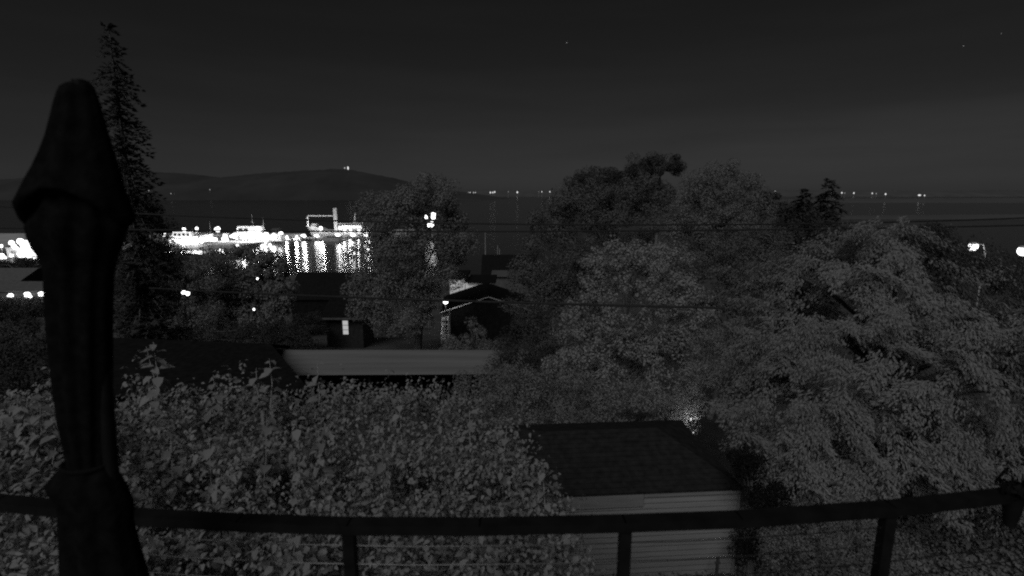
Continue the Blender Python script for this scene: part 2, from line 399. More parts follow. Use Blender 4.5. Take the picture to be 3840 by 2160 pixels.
for x in (-3.2, -1.0, 1.4, 3.6): dk.box((x - .07, 1.45, tz(x, 1.5) - .3), (x + .07, 1.59, DECKZ - .26))
tag(dk.build('deck', M['deckwood']), kind='structure')

rr = empty('deck_railing', (0, 1.8, DECKZ), 'black metal deck railing with thin horizontal cables across the foreground', 'railing')
RO = Vector((0, 1.8, DECKZ))
tr = MB(RO)
for i in range(npt - 1):
    a_, b_ = rail_pts[i], rail_pts[i + 1]; d_ = (b_ - a_).normalized(); s_ = d_.cross(Vector((0, 0, 1))) * .030
    jn = d_ * .003
    tr.hexa([a_ - s_ - jn + Vector((0, 0, -.040)), b_ - s_ + jn + Vector((0, 0, -.040)), b_ + s_ + jn + Vector((0, 0, -.040)), a_ + s_ - jn + Vector((0, 0, -.040)), a_ - s_ - jn, b_ - s_ + jn, b_ + s_ + jn, a_ + s_ - jn])
tr.v = [tuple(Vector(v)) for v in tr.v]
trail = tr.build('top_rail', M['black'], rr)
def rail_at(x):
    for i in range(npt - 1):
        if rail_pts[i].x <= x <= rail_pts[i + 1].x:
            f = (x - rail_pts[i].x) / (rail_pts[i + 1].x - rail_pts[i].x); return rail_pts[i].lerp(rail_pts[i + 1], f)
    return rail_pts[-1]
post_x = [on_z(x, y, RAILZ - .05).x for x, y in ((-520, 1900), (1308, 2000), (2345, 1990), (3335, 1935), (4250, 1850))]
for x in post_x:
    p = rail_at(x); po = MB(RO); po.box((x - .022, p.y - .022, DECKZ), (x + .022, p.y + .022, RAILZ - .041)); pp = po.build('post', M['black'], rr)
    bs = MB(RO); bs.box((x - .045, p.y - .045, DECKZ), (x + .045, p.y + .045, DECKZ + .012)); bs.build('base_plate', M['black'], pp)
for k in range(10):
    c = MB(RO); z = RAILZ - .105 - k * .082
    pts = []
    for i in range(npt - 1):
        for f in (0, .5): q_ = rail_pts[i].lerp(rail_pts[i + 1], f); pts.append((q_.x, q_.y, z - .004 * math.sin(f * math.pi)))
    c.tube(pts, .0024, 5); c.build('cable', M['steel'], rr)

# closed umbrella: profile rows (pixel y, left edge, right edge)
UD = 1.42
up_rows = [(306, 268, 330), (312, 246, 343), (325, 222, 354), (350, 210, 364), (388, 198, 377), (450, 183, 394), (509, 168, 411), (570, 146, 430), (630, 122, 449), (690, 103, 467), (745, 88, 485), (790, 75, 503), (815, 66, 517), (832, 70, 516), (850, 88, 500), (846, 104, 486), (825, 130, 460)]
low_rows = [(600, 190, 400), (760, 150, 430), (845, 98, 480), (890, 106, 468), (930, 122, 455), (965, 148, 442), (1010, 164, 432), (1040, 166, 428), (1110, 168, 424), (1220, 174, 422), (1340, 184, 421), (1450, 196, 420), (1570, 212, 417), (1660, 232, 408), (1720, 246, 404), (1744, 250, 404)]
bot_rows = [(1736, 240, 412), (1752, 224, 432), (1790, 186, 452), (1812, 168, 466), (1845, 190, 482), (1880, 214, 497), (1905, 217, 503), (1961, 218, 500), (2060, 222, 526), (2160, 225, 556), (2330, 232, 590), (2420, 240, 600)]
ubase = Vector((P(310, 1200, UD).x, UD, DECKZ))
um = empty('patio_umbrella', ubase, 'tall black closed patio umbrella tied with a strap at the deck rail', 'umbrella')
def loft(rows, name, folds, amp, seed, twist=0.0, deep=.62):
    r = random.Random(seed); vs, fs = [], []; N = 72; ph = r.random() * 6
    H = len(rows)
    for j, (y, l, rt) in enumerate(rows):
        a_, b_ = P(l, y, UD), P(rt, y, UD); c_ = (a_ + b_) / 2; hw = (b_.x - a_.x) / 2 * (.91 if name == 'canopy_cap' else .94)
        for i in range(N):
            th = 2 * math.pi * i / N
            q_ = 1 - amp * (.5 + .5 * math.cos(folds * th + ph + twist * j)) * (1 - abs(math.cos(th)) ** 4) + .025 * math.sin(3 * th + j * .6 + seed)*abs(math.sin(th))
            lift = (0.0 if name != 'canopy_cap' or y < 620 else (y - 620) / 230 * .10 * abs(math.sin(th)) ** 1.5 * (1 if math.sin(th) < 0 else .3))
            vs.append((c_.x + hw * q_ * math.cos(th) - ubase.x, c_.y + hw * deep * q_ * math.sin(th) - ubase.y, c_.z - ubase.z + lift))
    for j in range(H - 1):
        for i in range(N): fs.append((j * N + i, (j + 1) * N + i, (j + 1) * N + (i + 1) % N, j * N + (i + 1) % N))
    if name == 'canopy_cap': fs.append(tuple(range(N)))
    me = bpy.data.meshes.new(name); me.from_pydata(vs, [], fs); me.polygons.foreach_set('use_smooth', [True] * len(fs)); me.update()
    return link(name, me, M['fabric'], um)
loft(up_rows, 'canopy_cap', 7, .16, 3)
loft(low_rows, 'canopy_folds', 9, .2, 5, .12)
loft(bot_rows, 'canopy_skirt', 8, .16, 8, .1)
sp = MB(); pl = [P(x, y, UD) - ubase for x, y in ((243, 1736), (409, 1734))]; cx = (pl[0] + pl[1]) / 2; hw = (pl[1].x - pl[0].x) / 2
ring = [(cx.x + hw * 1.04 * math.cos(a), cx.y + hw * .70 * math.sin(a), cx.z + .006 * math.sin(a)) for a in np.linspace(0, 2 * math.pi, 33)]
sp.tube(ring, .006, 6); sp.build('strap', M['strap'], um)
po = MB(); pt = P(302, 302, UD) - ubase; po.tube([(0, 0, .03), (0, 0, 1.2), (pt.x, 0, pt.z)], .02, 12); po.build('pole', M['black'], um)
fi = MB(); fi.ball((pt.x, 0, pt.z - .004), .016, 10, 6, (1, 1, .5)); fi.build('finial', M['black'], um)
ba = MB(); ba.tube([(0, 0, 0), (0, 0, .05), (0, 0, .07), (0, 0, .25)], [.27, .27, .05, .035], 24); ba.build('base', M['black'], um)

# dark plant hanging over the right end of the rail
pr = rail_at(on_z(3790, 1840, RAILZ).x)
hp = empty('rail_planter', (pr.x, pr.y - .02, RAILZ - .30), 'dark tapered planter with shade-coloured foliage hooked over the right end of the rail', 'planter')
pm = MB(); pm.tube([(0, 0, .15), (0, 0, .20), (0, 0, .285), (0, 0, .295)], [.022, .030, .038, .042], 16); pm.build('pot', M['black'], hp)
pm = MB(); pm.tube([(0, .02, .28), (0, .02, .36), (0, .06, .37), (0, .09, .30)], .006, 6); pm.build('hook', M['black'], hp)
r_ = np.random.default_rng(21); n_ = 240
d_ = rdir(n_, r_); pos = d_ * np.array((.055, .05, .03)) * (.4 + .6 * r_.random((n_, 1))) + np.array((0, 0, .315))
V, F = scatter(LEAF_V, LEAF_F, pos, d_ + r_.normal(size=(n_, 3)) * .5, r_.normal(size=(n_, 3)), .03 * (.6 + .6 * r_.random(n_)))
link('foliage', from_np('foliage', V, F), M['leaf_shade'], hp)  # foliage colour carries the shade it hangs in

# ------------------------------------------------------------------ houses near and in the middle distance
def gable_house(name, label, c, w, dp, wall_h, roof_h, rz, mw_, mr_, over=.4, base_drop=1.0, cat='house', fascia=None, ridge_x=True):
    """ridge along local x; c = centre of its floor"""
    o = empty(name, c, label, cat, rz=rz)
    mb = MB(); x, y = w / 2, dp / 2
    mb.add([(-x, -y, -base_drop), (x, -y, -base_drop), (x, y, -base_drop), (-x, y, -base_drop), (-x, -y, wall_h), (x, -y, wall_h), (x, y, wall_h), (-x, y, wall_h), (-x, 0, wall_h + roof_h), (x, 0, wall_h + roof_h)],
           [(0, 1, 5, 4), (1, 2, 6, 9, 5), (2, 3, 7, 6), (3, 0, 4, 8, 7), (3, 2, 1, 0)])
    mb.build('wall', mw_, o)
    k = roof_h / y; xo = x + over; yo = y + over; ze = wall_h - k * over + .03; zr = wall_h + roof_h + .03
    rf = MB()
    for s in (-1, 1):
        qd = [(-xo, s * yo, ze), (xo, s * yo, ze), (xo, 0, zr), (-xo, 0, zr)]
        if s > 0: qd = [qd[1], qd[0], qd[3], qd[2]]
        top = [(p[0], p[1], p[2] + .14) for p in qd]; rf.hexa(qd + top)
    roof = rf.build('roof', mr_, o)
    if fascia is not None:
        for sx in (-1, 1):
            f = MB()
            for s in (-1, 1):
                xx = sx * (xo + .02)
                f.bar((xx, s * yo, ze + .06), (xx, s * .02, zr + .06), .035, .2)
            f.build('barge_board', fascia, roof)
    return o
def window(parent, x, y, z, w, h, face, frame_m, pane_m, mull=(1, 1)):
    """face: 'y-' = looks towards -y, 'x-' etc."""
    fr = MB(); pn = MB(); t_ = .06
    def tr_(u, v, o):
        return {'y-': (x + u, y - o, z + v), 'x+': (x + o, y + u, z + v), 'x-': (x - o, y - u, z + v)}[face]
    def bx(m_, u0, v0, u1, v1, o0, o1):
        m_.hexa([tr_(u0, v0, o0), tr_(u1, v0, o0), tr_(u1, v0, o1), tr_(u0, v0, o1), tr_(u0, v1, o0), tr_(u1, v1, o0), tr_(u1, v1, o1), tr_(u0, v1, o1)])
    bx(fr, -w / 2 - t_, -h / 2 - t_, w / 2 + t_, -h / 2, 0.003, .05); bx(fr, -w / 2 - t_, h / 2, w / 2 + t_, h / 2 + t_, .003, .05)
    bx(fr, -w / 2 - t_, -h / 2, -w / 2, h / 2, .003, .05); bx(fr, w / 2, -h / 2, w / 2 + t_, h / 2, .003, .05)
    for i in range(1, mull[0] + 1 if mull[0] > 1 else 1):
        if i < mull[0]: u = -w / 2 + w * i / mull[0]; bx(fr, u - .02, -h / 2, u + .02, h / 2, .012, .042)
    for i in range(1, mull[1]):
        v = -h / 2 + h * i / mull[1]; bx(fr, -w / 2, v - .02, w / 2, v + .02, .014, .040)
    f = fr.build('window', frame_m, parent)
    bx(pn, -w / 2, -h / 2, w / 2, h / 2, .004, .012); pn.build('pane', pane_m, f)
    return f

# --- garden shed under the deck (hipped roof; its left end is behind the hedge)
e0, e1 = P(2137, 1852, 9.99), P(2775, 1826, 10.255); eave_z = (e0.z + e1.z) / 2
wang = math.atan2(e1.y - e0.y, e1.x - e0.x); wdir = Vector((math.cos(wang), math.sin(wang), 0))
LX = -1.6; WW = (e1 - e0).length
shed_b = tz(e0.x + 1.5, 10.1)
sh = empty('garden_shed', (e0.x, e0.y, shed_b), 'low garden shed with dark hipped roof and pale lap siding below the deck', 'shed', rz=wang)
hz_ = eave_z - shed_b; dpt = 3.34; x0, x1 = LX, WW - .02      # local x along the wall, y away from the camera
wl = MB(); wl.box((x0, .03, -.5), (x1, dpt, hz_ - .03)); wall = wl.build('wall', M['darkwall'], sh)
nb_ = int(hz_ / .125); bw_ = (hz_ - .03) / nb_
for k in range(nb_):
    z0 = k * bw_; m_ = MB(); a, b = x0 + .03, x1 - .03
    m_.hexa([(a, -.026, z0 + .010), (b, -.026, z0 + .010), (b, .028, z0 + .006), (a, .028, z0 + .006), (a, .006, z0 + bw_ - .002), (b, .006, z0 + bw_ - .002), (b, .028, z0 + bw_ - .002), (a, .028, z0 + bw_ - .002)]); m_.build('siding_board', M['siding'], wall)
m_ = MB(); m_.box((x0, -.055, hz_ - .34), (1.60, -.022, hz_ - .035)); m_.build('fascia_board', M['siding'], wall)
m_ = MB(); m_.box((1.62, -.05, hz_ - .125), (x1 + .01, -.022, hz_ - .035)); m_.build('fascia_board', M['siding'], wall)
m_ = MB(); m_.box((x1 - .028, -.03, -.1), (x1 + .03, .05, hz_ - .13)); m_.build('corner_board', M['siding'], wall)
ov = .07; hip = 1.28; ry, rz_ = 1.67, hz_ + .63
A, B_, C_, D_ = (x0 - ov, -ov, hz_), (x1 + ov, -ov, hz_), (x1 + ov, dpt + ov, hz_), (x0 - ov, dpt + ov, hz_); R0, R1 = (x0 + hip, ry, rz_), (x1 - hip, ry, rz_)
def dn(p): return (p[0], p[1], p[2] - .03)
m_ = MB(); m_.add([A, B_, C_, D_, R0, R1] + [dn(A), dn(B_), dn(C_), dn(D_)], [(0, 1, 5, 4), (1, 2, 5), (2, 3, 4, 5), (3, 0, 4), (0, 6, 7, 1), (1, 7, 8, 2), (2, 8, 9, 3), (3, 9, 6, 0), (9, 8, 7, 6)])
roof = m_.build('roof', M['shingle'], sh)
rowsn = 13
for k in range(rowsn):
    f0, f1 = k / rowsn, (k + 1) / rowsn
    def lp_(p, q_, f): return Vector(p).lerp(Vector(q_), f)
    a0, a1, b0, b1 = lp_(A, R0, f0), lp_(A, R0, f1), lp_(B_, R1, f0), lp_(B_, R1, f1); u = Vector((0, -.002, .003)); v = Vector((0, -.006, .02))
    m_ = MB(); m_.hexa([a0 + u, b0 + u, b1 + u, a1 + u, a0 + v, b0 + v, b1 + u * 1.6, a1 + u * 1.6]); m_.build('shingle_course', M['shingle'], roof)
# stake by the shed wall
s_ = P(2690, 2090, 9.7); m_ = MB((s_.x, 9.7, tz(s_.x, 9.7))); m_.bar((s_.x, 9.7, tz(s_.x, 9.7) - .2), (s_.x + .02, 9.7, s_.z), .05); m_.bar((s_.x - .05, 9.69, s_.z - .12), (s_.x + .07, 9.69, s_.z - .12), .04, .02)
tag(m_.build('garden_stake', M['pile']), 'dark garden stake standing against the shed wall', 'stake')

# --- pale-roofed carport in the middle
a_, b_ = P(1108, 1396, 25.5), P(2000, 1392, 25.5); c_ = P(1021, 1312, 29.0); d2 = P(1980, 1312, 29.0)
cz = tz(0, 27) - .2
cp = empty('carport', ((a_.x + b_.x) / 2, 27.5, cz), 'long low carport with pale flat roof and dark open side', 'carport'); CO = Vector(cp.location)
m_ = MB(CO); qd = [a_, b_, d2, c_]; m_.hexa([p + Vector((0, 0, -.16)) for p in qd] + [p.copy() for p in qd]); crf = m_.build('roof', M['paleroof'], cp)
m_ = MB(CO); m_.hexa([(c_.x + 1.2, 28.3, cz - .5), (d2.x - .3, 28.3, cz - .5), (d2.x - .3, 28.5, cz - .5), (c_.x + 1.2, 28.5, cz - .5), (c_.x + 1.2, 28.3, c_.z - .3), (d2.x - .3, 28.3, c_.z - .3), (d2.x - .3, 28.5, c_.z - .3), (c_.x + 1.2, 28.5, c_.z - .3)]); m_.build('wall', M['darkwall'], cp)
for f in (.04, .3, .52, .75, .97):
    x = a_.x + (b_.x - a_.x) * f; m_ = MB(CO); m_.box((x - .07, 25.9, cz - .5), (x + .07, 26.04, a_.z - .10)); m_.build('post', M['darkwall'], cp)
m_ = MB(CO); m_.bar((a_.x + .1, 25.97, a_.z - .20), (b_.x - .1, 25.97, b_.z - .20), .1, .16); m_.build('beam', M['darkwall'], cp)

# --- dark-roofed neighbour house on the left, nearer
r1, r2 = P(330, 1262, 27.5), P(1016, 1290, 26.5); r3, r4 = P(1150, 1448, 20.5), P(250, 1480, 20.5)
nhz = tz(-10, 23)
nh = empty('neighbour_house', ((r1.x + r3.x) / 2, 24, nhz), 'house with a broad black roof between the hedge and the carport', 'house'); NO = Vector(nh.location)
m_ = MB(NO); qd = [r4, r3, r2, r1]; m_.hexa([p + Vector((0, 0, -.18)) for p in qd] + [p.copy() for p in qd])
b1, b2 = r1 + Vector((-.2, 5, -1.6)), r2 + Vector((-1.2, 5, -1.6))
qd = [r1 + Vector((0, .01, 0)), r2 + Vector((0, .01, 0)), b2, b1]; m_.hexa([p + Vector((0, 0, -.18)) for p in qd] + [p.copy() for p in qd]); m_.build('roof', M['darkroof'], nh)
def mixp(p, q_, f): return p.lerp(q_, f)
m_ = MB(NO); cc = [mixp(r4, r2, .06), mixp(r3, r1, .06), mixp(b2, r4, .06), mixp(b1, r3, .06)]
m_.hexa([Vector((p.x, p.y, nhz - .6)) for p in cc] + [p - Vector((0, 0, .35)) for p in cc]); m_.build('wall', M['darkwall'], nh)

# --- house with white-edged gable, porch lamp and stair
g_ap, g_l, g_r = P(1832, 1112, 48), P(1650, 1171, 48), P(1960, 1150, 48)
gz = tz(g_ap.x, 49)
gh = empty('gable_house', (g_ap.x, 50, gz), 'house with white-edged gable and shade-coloured front beside the porch lamp', 'house'); GO = Vector(gh.location)
gr2 = Vector((g_ap.x + (g_ap.x - g_l.x), 48, g_l.z)); off = Vector((-.6, 7.5, .1))
m_ = MB(GO); inl = Vector((.5, .25, -.1)); inr = Vector((-.5, .25, -.1)); inc = Vector((0, .25, -.15))
fr = [Vector((g_l.x + .95, 48.25, gz - 1)), Vector((gr2.x - .5, 48.25, gz - 1)), gr2 + inr + Vector((0, 0, .1)), g_ap + inc, g_l + inl + Vector((.45, 0, .26))]
bk = [p + Vector((0, 7, 0)) for p in fr]
m_.add(fr + bk, [(0, 1, 2, 3, 4), (9, 8, 7, 6, 5), (0, 4, 9, 5), (1, 6, 7, 2)]); m_.build('wall', M['darkwall'], gh)  # gable front coloured dark in place of its shade
m_ = MB(GO)
for p, q_ in ((g_l, g_ap), (g_ap, gr2)):
    qd = [p, q_, q_ + off, p + off]; m_.hexa([v + Vector((0, 0, -.12)) for v in qd] + qd)
grf = m_.build('roof', M['darkroof'], gh)
for p, q_ in ((g_l, g_ap), (g_ap, gr2)):
    m_ = MB(GO); m_.bar(p + Vector((0, -.03, -.03)), q_ + Vector((0, -.03, -.03)), .04, .09); m_.build('barge_board', M['steelgrey'], grf)
# its stair at the left side, lit by the lamp
st = empty('outdoor_stair', (P(1670, 1270, 47.2).x, 47.2, P(1670, 1275, 47.2).z - .1), 'narrow wooden stair with white handrail lit by the porch lamp', 'stair'); STO = Vector(st.location)
for k in range(9):
    p = P(1669, 1270 - k * 8.6, 46.9 + k * .26); m_ = MB(STO); m_.box((p.x - .26, p.y - .14, p.z - .04), (p.x + .30, p.y + .14, p.z)); m_.build('tread', M['concrete'], st)
for px in (1657, 1683):
    p0, p1 = P(px, 1282, 46.8), P(px, 1205, 49.0); m_ = MB(STO); m_.bar(p0, p1, .05, .22); m_.build('stringer', M['concrete'], st)
m_ = MB(STO); q0, q1_ = P(1657, 1232, 49.3), P(1681, 1166, 49.3); m_.box((q0.x, 49.3, q0.z - 1.2), (q1_.x, 49.4, q1_.z)); m_.build('lit_wall_strip', M['white'], st)  # white strip added in place of lamp light on the side wall
p0, p1 = P(1655, 1256, 46.8), P(1660, 1210, 48.4); m_ = MB(STO); m_.bar(p0, p1, .06, .09); hr = m_.build('handrail', M['white'], st)
for f in (0.02, .5, .98):
    p = p0.lerp(p1, f); m_ = MB(STO); m_.bar((p.x, p.y, p.z - .6), (p.x, p.y, p.z - .03), .05); m_.build('baluster', M['white'], hr)
lp = P(1671, 1131, 46.6)
pl_ = empty('porch_lamp', (lp.x, lp.y, tz(lp.x, 46.6)), 'bright round porch lamp above the outdoor stair', 'lamp'); PO = Vector(pl_.location)
m_ = MB(PO); m_.ball(lp, .24, 14, 8); m_.build('globe', M['lamp'], pl_)
m_ = MB(PO); m_.tube([PO + Vector((0, 0, -.2)), lp + Vector((0, 0, -.2))], .035, 8); m_.build('lamp_post', M['darkwall'], pl_)
m_ = MB(PO); m_.tube([lp + Vector((0, 0, .2)), lp + Vector((0, 0, .3))], [.2, .03], 12); m_.build('cap', M['darkwall'], pl_)
light('bulb', (0, -.35, lp.z - PO.z - .25), 160, .15, pl_)

# --- white house behind it, with window
w0 = P(1690, 1040, 62)
whz = tz(w0.x, 63); wx0, wx1 = P(1686, 1040, 62).x, P(1850, 1040, 62).x
wh = empty('white_house', ((wx0 + wx1) / 2, 64, whz), 'white-walled house with paned window showing above the dark gable roof', 'house'); WO = Vector(wh.location)
topz = P(1700, 1044, 62).z; m_ = MB(WO); m_.box((wx0, 62, whz - 1), (P(1742, 1040, 62).x, 67, topz)); wl2 = m_.build('wall', M['white'], wh)
m_ = MB(WO); m_.box((P(1742, 1040, 62).x + .01, 62.2, whz - 1), (wx1, 67, P(1780, 1061, 62).z)); m_.build('wing_wall', M['white'], wh)
m_ = MB(WO); m_.box((wx0 - .3, 61.6, topz + .003), (P(1742, 1040, 62).x + .3, 67.4, topz + .25)); m_.build('roof', M['darkroof'], wh)
m_ = MB(WO); m_.box((P(1742, 1040, 62).x + .32, 61.8, P(1780, 1061, 62).z + .003), (wx1 + .3, 67.4, P(1780, 1061, 62).z + .2)); m_.build('wing_roof', M['darkroof'], wh)
window(wl2, P(1722, 1065, 62).x - WO.x, 62 - WO.y, P(1722, 1065, 62).z - WO.z, .75, .85, 'y-', M['white'], M['pane_lit'], (3, 2))
m_ = MB(WO); m_.box((wx0 - .06, 61.9, P(1688, 1068, 62).z), (wx0 + .06, 62.02, topz - .05)); m_.build('corner_board', M['white'], wh)
wl_ = P(1745, 1100, 60.2)
wlo = empty('wall_lamp', wl_, 'small lamp hidden under the gable lighting the white house wall', 'lamp')
m_ = MB(); m_.ball((0, 0, 0), .07); m_.build('globe', M['lamp_soft'], wlo); m_ = MB(); m_.tube([(0, 0, .0), (0, 0, tz(wl_.x, 60.2) - wl_.z)], .03, 6); m_.build('lamp_post', M['darkwall'], wlo)
light('bulb', (0, -.3, .5), 22, .1, wlo)

# --- small house with the lit glass door
dz = tz(P(1297, 1250, 47).x, 47)
dh0, dh1 = P(1240, 1190, 47), P(1335, 1190, 47)
dh = empty('cottage', ((dh0.x + dh1.x) / 2, 49, dz), 'small cottage with one tall lit glass door left of the gable house', 'cottage'); DO = Vector(dh.location)
m_ = MB(DO); m_.box((dh0.x - .6, 47.3, dz - 1), (dh1.x + .5, 51, dh0.z - .12)); dwl = m_.build('wall', M['stained'], dh)
m_ = MB(DO); qd = [Vector((dh0.x - 1, 46.7, dh0.z)), Vector((dh1.x + .9, 46.7, dh0.z)), Vector((dh1.x + .9, 50, dh0.z + 1.3)), Vector((dh0.x - 1, 50, dh0.z + 1.3))]
m_.hexa([p - Vector((0, 0, .12)) for p in qd] + qd); qd = [Vector((dh1.x + .9, 53, dh0.z)), Vector((dh0.x - 1, 53, dh0.z)), Vector((dh0.x - 1, 50.01, dh0.z + 1.3)), Vector((dh1.x + .9, 50.01, dh0.z + 1.3))]
m_.hexa([p - Vector((0, 0, .12)) for p in qd] + qd); m_.build('roof', M['darkroof'], dh)
m_ = MB(DO); m_.box((dh0.x - 1, 46.66, dh0.z - .16), (dh1.x + .9, 46.69, dh0.z + .03)); m_.build('fascia', M['greywall'], dh)
dc = P(1296, 1228, 47.3)
window(dwl, dc.x - DO.x, 47.3 - DO.y, dc.z - DO.z, .52, 1.35, 'y-', M['darkwall'], M['lamp_dim'], (1, 3))

# --- dark roofs further down the slope
for nm, lab, x0, x1, yt, yb, d in (
    ('hillside_house', 'black-roofed house below the moored ship between two trees', 1088, 1310, 1040, 1120, 76),
    ('boathouse', 'large black-roofed boathouse below the thin masts', 1810, 2010, 968, 1030, 92)):
    p0, p1 = P(x0, yb, d), P(x1, yb, d); zt = P(x0, yt, d).z; ctr = Vector(((p0.x + p1.x) / 2, d + 4, tz((p0.x + p1.x) / 2, d + 2)))
    wh_ = p0.z - ctr.z
    gable_house(nm, lab, ctr, p1.x - p0.x, 7.5, max(wh_, 2), max(zt - p0.z, 1.2), 0, M['darkwall'], M['darkroof'], over=.3)
# flat grey strip roof right of it
sr0, sr1 = P(1848, 1032, 80), P(2010, 1032, 80); szz = tz(sr0.x, 82)
o = empty('flat_roof_house', ((sr0.x + sr1.x) / 2, 82, szz), 'low grey flat-roofed house just below the boathouse', 'house'); oo = Vector(o.location)
m_ = MB(oo); m_.box((sr0.x, 80.2, szz - 1), (sr1.x, 85, sr0.z - .25)); m_.build('wall', M['greywall'], o)
m_ = MB(oo); m_.box((sr0.x - .3, 79.8, sr0.z - .247), (sr1.x + .3, 85.4, sr0.z)); m_.build('roof', M['greywall'], o)

# --- far left: grey gabled house and a lit long shed
def house_px(nm, lab, x0, x1, yt, ye, d, dp, mw_, mr_, rz=0, cat='house'):
    p0, p1 = P(x0, ye, d), P(x1, ye, d); zt = P(x0, yt, d).z; ctr = Vector(((p0.x + p1.x) / 2, d + dp / 2, tz((p0.x + p1.x) / 2, d)))
    return gable_house(nm, lab, ctr, p1.x - p0.x, dp, max(p0.z - ctr.z, 1.5), max(zt - p0.z, .5), rz, mw_, mr_, over=.3, cat=cat)
house_px('grey_house', 'grey-roofed house at the left edge above the lit shed', -140, 78, 1018, 1052, 112, 9, M['greywall'], M['greywall'])
h2 = house_px('workshop', 'long grey workshop with bright lamps under its eave at the left edge', -160, 190, 1070, 1092, 92, 7, M['greywall'], M['greywall'], cat='workshop')
ORD = ['first', 'second', 'third', 'fourth', 'fifth', 'sixth', 'seventh', 'eighth', 'ninth', 'tenth', 'eleventh', 'twelfth', 'thirteenth', 'fourteenth', 'fifteenth', 'sixteenth', 'seventeenth', 'eighteenth', 'nineteenth', 'twentieth']
for k, (xs, ys, r) in enumerate(((39, 1110, .42), (104, 1107, .55), (153, 1103, .42))):
    p = P(xs, ys, 91.0); g = tz(p.x, 91)
    o = empty('eave_lamp', (p.x, 91, g), '%s of three bright lamps in front of the long workshop, from the left' % ORD[k], 'lamp', 'lamps along the workshop eave'); oo = Vector(o.location)
    m_ = MB(oo); m_.ball(p, r * 1.1, 10, 6, (1.1, .6, .9), .5); m_.build('globe', M['lamp'], o)
    m_ = MB(oo); m_.tube([Vector((p.x, 91, g - .3)), Vector((p.x, 91, p.z - r * .7))], .06, 6); m_.build('lamp_post', M['steelgrey'], o)
    light('bulb', (0, -1.0, p.z - g + .1), 60, .3, o)

# ------------------------------------------------------------------ harbour
def WX(xs, d): return P(xs, 900, d).x
def lamp_px(nm, lab, xs, ys, d, r, zb=None, mt='lamp', group=None, energy=0, sq=(1, 1, 1), pole=.1, face=.6, post='steelgrey'):
    r = r * .95; energy = energy * .7; p = P(xs, ys, d); zb = (max(tz(p.x, d), 0) if d < 300 else 0) if zb is None else zb
    o = empty(nm, (p.x, d, zb), lab, 'lamp', group)
    m_ = MB((0, 0, 0)); m_.ball((0, 0, p.z - zb), r * 1.08, 10, 6, sq, .55); m_.build('lamp_head', M[mt], o)
    m_ = MB(); m_.tube([(0, .0, -.2), (0, 0, max(p.z - zb - r * .9, .1))], pole, 6); m_.build('lamp_post', M[post], o)
    if energy: light('bulb', (0, -r - face, p.z - zb - r * .3), energy, r, o)
    return o

# the moored ship (bow to the left)
SD = 427; S0, S1 = WX(1137, SD), WX(1560, SD); SL = S1 - S0
ship = empty('cargo_ship', ((S0 + S1) / 2, SD + 8, 0), 'pale moored cargo ship with raked bow, tall mast and lamps along its deck', 'ship'); SO_ = Vector(ship.location)
def zat(ys, d=SD): return P(1920, ys, d).z
sec = []
zw = -1.0
for f, hb, zt_, zb_ in ((0.0, .25, 848, 852), (.018, 1.4, 847, 866), (.04, 3.2, 846, 884), (.07, 5.0, 848, 892), (.12, 6.6, 853, 896), (.17, 7.3, 864, 896), (.3, 7.5, 867, 896), (.6, 7.5, 867, 896), (.85, 7.2, 865, 896), (.97, 6.2, 862, 896), (1, 5.5, 861, 890)):
    sec.append((S0 + SL * f, hb, zat(zt_), zat(zb_) if f < .05 else zw))
vs, fs = [], []
for x, hb, zt_, zb_ in sec:
    for k in (-1, 1):
        vs += [(x, SD + 8 + k * hb, zt_), (x + .5, SD + 8 + k * hb * .86, (zt_ + zb_) / 2), (x + 1.0, SD + 8 + k * hb * .6, zb_)]
for i in range(len(sec) - 1):
    a = i * 6; b2_ = a + 6
    fs += [(a, a + 1, b2_ + 1, b2_), (a + 1, a + 2, b2_ + 2, b2_ + 1), (a + 3, b2_ + 3, b2_ + 4, a + 4), (a + 4, b2_ + 4, b2_ + 5, a + 5), (a, b2_, b2_ + 3, a + 3), (a + 2, a + 5, b2_ + 5, b2_ + 2)]
fs += [(0, 3, 4, 5, 2, 1)]; e = (len(sec) - 1) * 6; fs += [(e, e + 1, e + 2, e + 5, e + 4, e + 3)]
m_ = MB(SO_); m_.add(vs, fs); m_.build('hull', M['hullpaint'], ship)
def sbox(nm, x0, x1, y0, y1, dp=3.0, m='steelgrey', cy=SD + 3, parent=ship):
    mb = MB(SO_); mb.box((WX(x0, SD), cy - dp / 2, zat(y1)), (WX(x1, SD), cy + dp / 2, zat(y0))); return mb.build(nm, M[m], parent)
sbox('foredeck_house', 1164, 1182, 840, 849, 6, cy=SD + 8)
mastt = sbox('mast', 1253, 1265, 781, 868, 2.4, 'hullpaint')
sbox('foremast', 1152, 1157, 811, 850, 1.2, 'hullpaint')
sbox('boom', 1155, 1253, 808, 812, .9, 'hullpaint')
bh = sbox('deckhouse', 1268, 1400, 846, 869, 8, 'steelgrey', SD + 6)
sbox('bridge_front', 1286, 1356, 845.5, 856, 1.2, 'white', SD + 1.2, bh); sbox('upper_deck', 1250, 1365, 838, 842, 7, 'steelgrey', SD + 6.5, bh)
sbox('bridge', 1300, 1362, 842.2, 845.4, 5, 'hullpaint', SD + 6, bh)
m_ = MB(SO_); mx = WX(1327, SD); m_.tube([(mx, SD + 6, zat(838)), (mx, SD + 6, zat(826)), (mx + .4, SD + 6, zat(799))], [1.9, .9, .45], 8); m_.build('funnel_mast', M['hullpaint'], ship)
for x in (1340, 1346, 1352): m_ = MB(SO_); m_.bar((WX(x, SD), SD + 4, zat(838)), (WX(x, SD), SD + 4, zat(833)), .3); m_.build('railing_post', M['white'], ship)
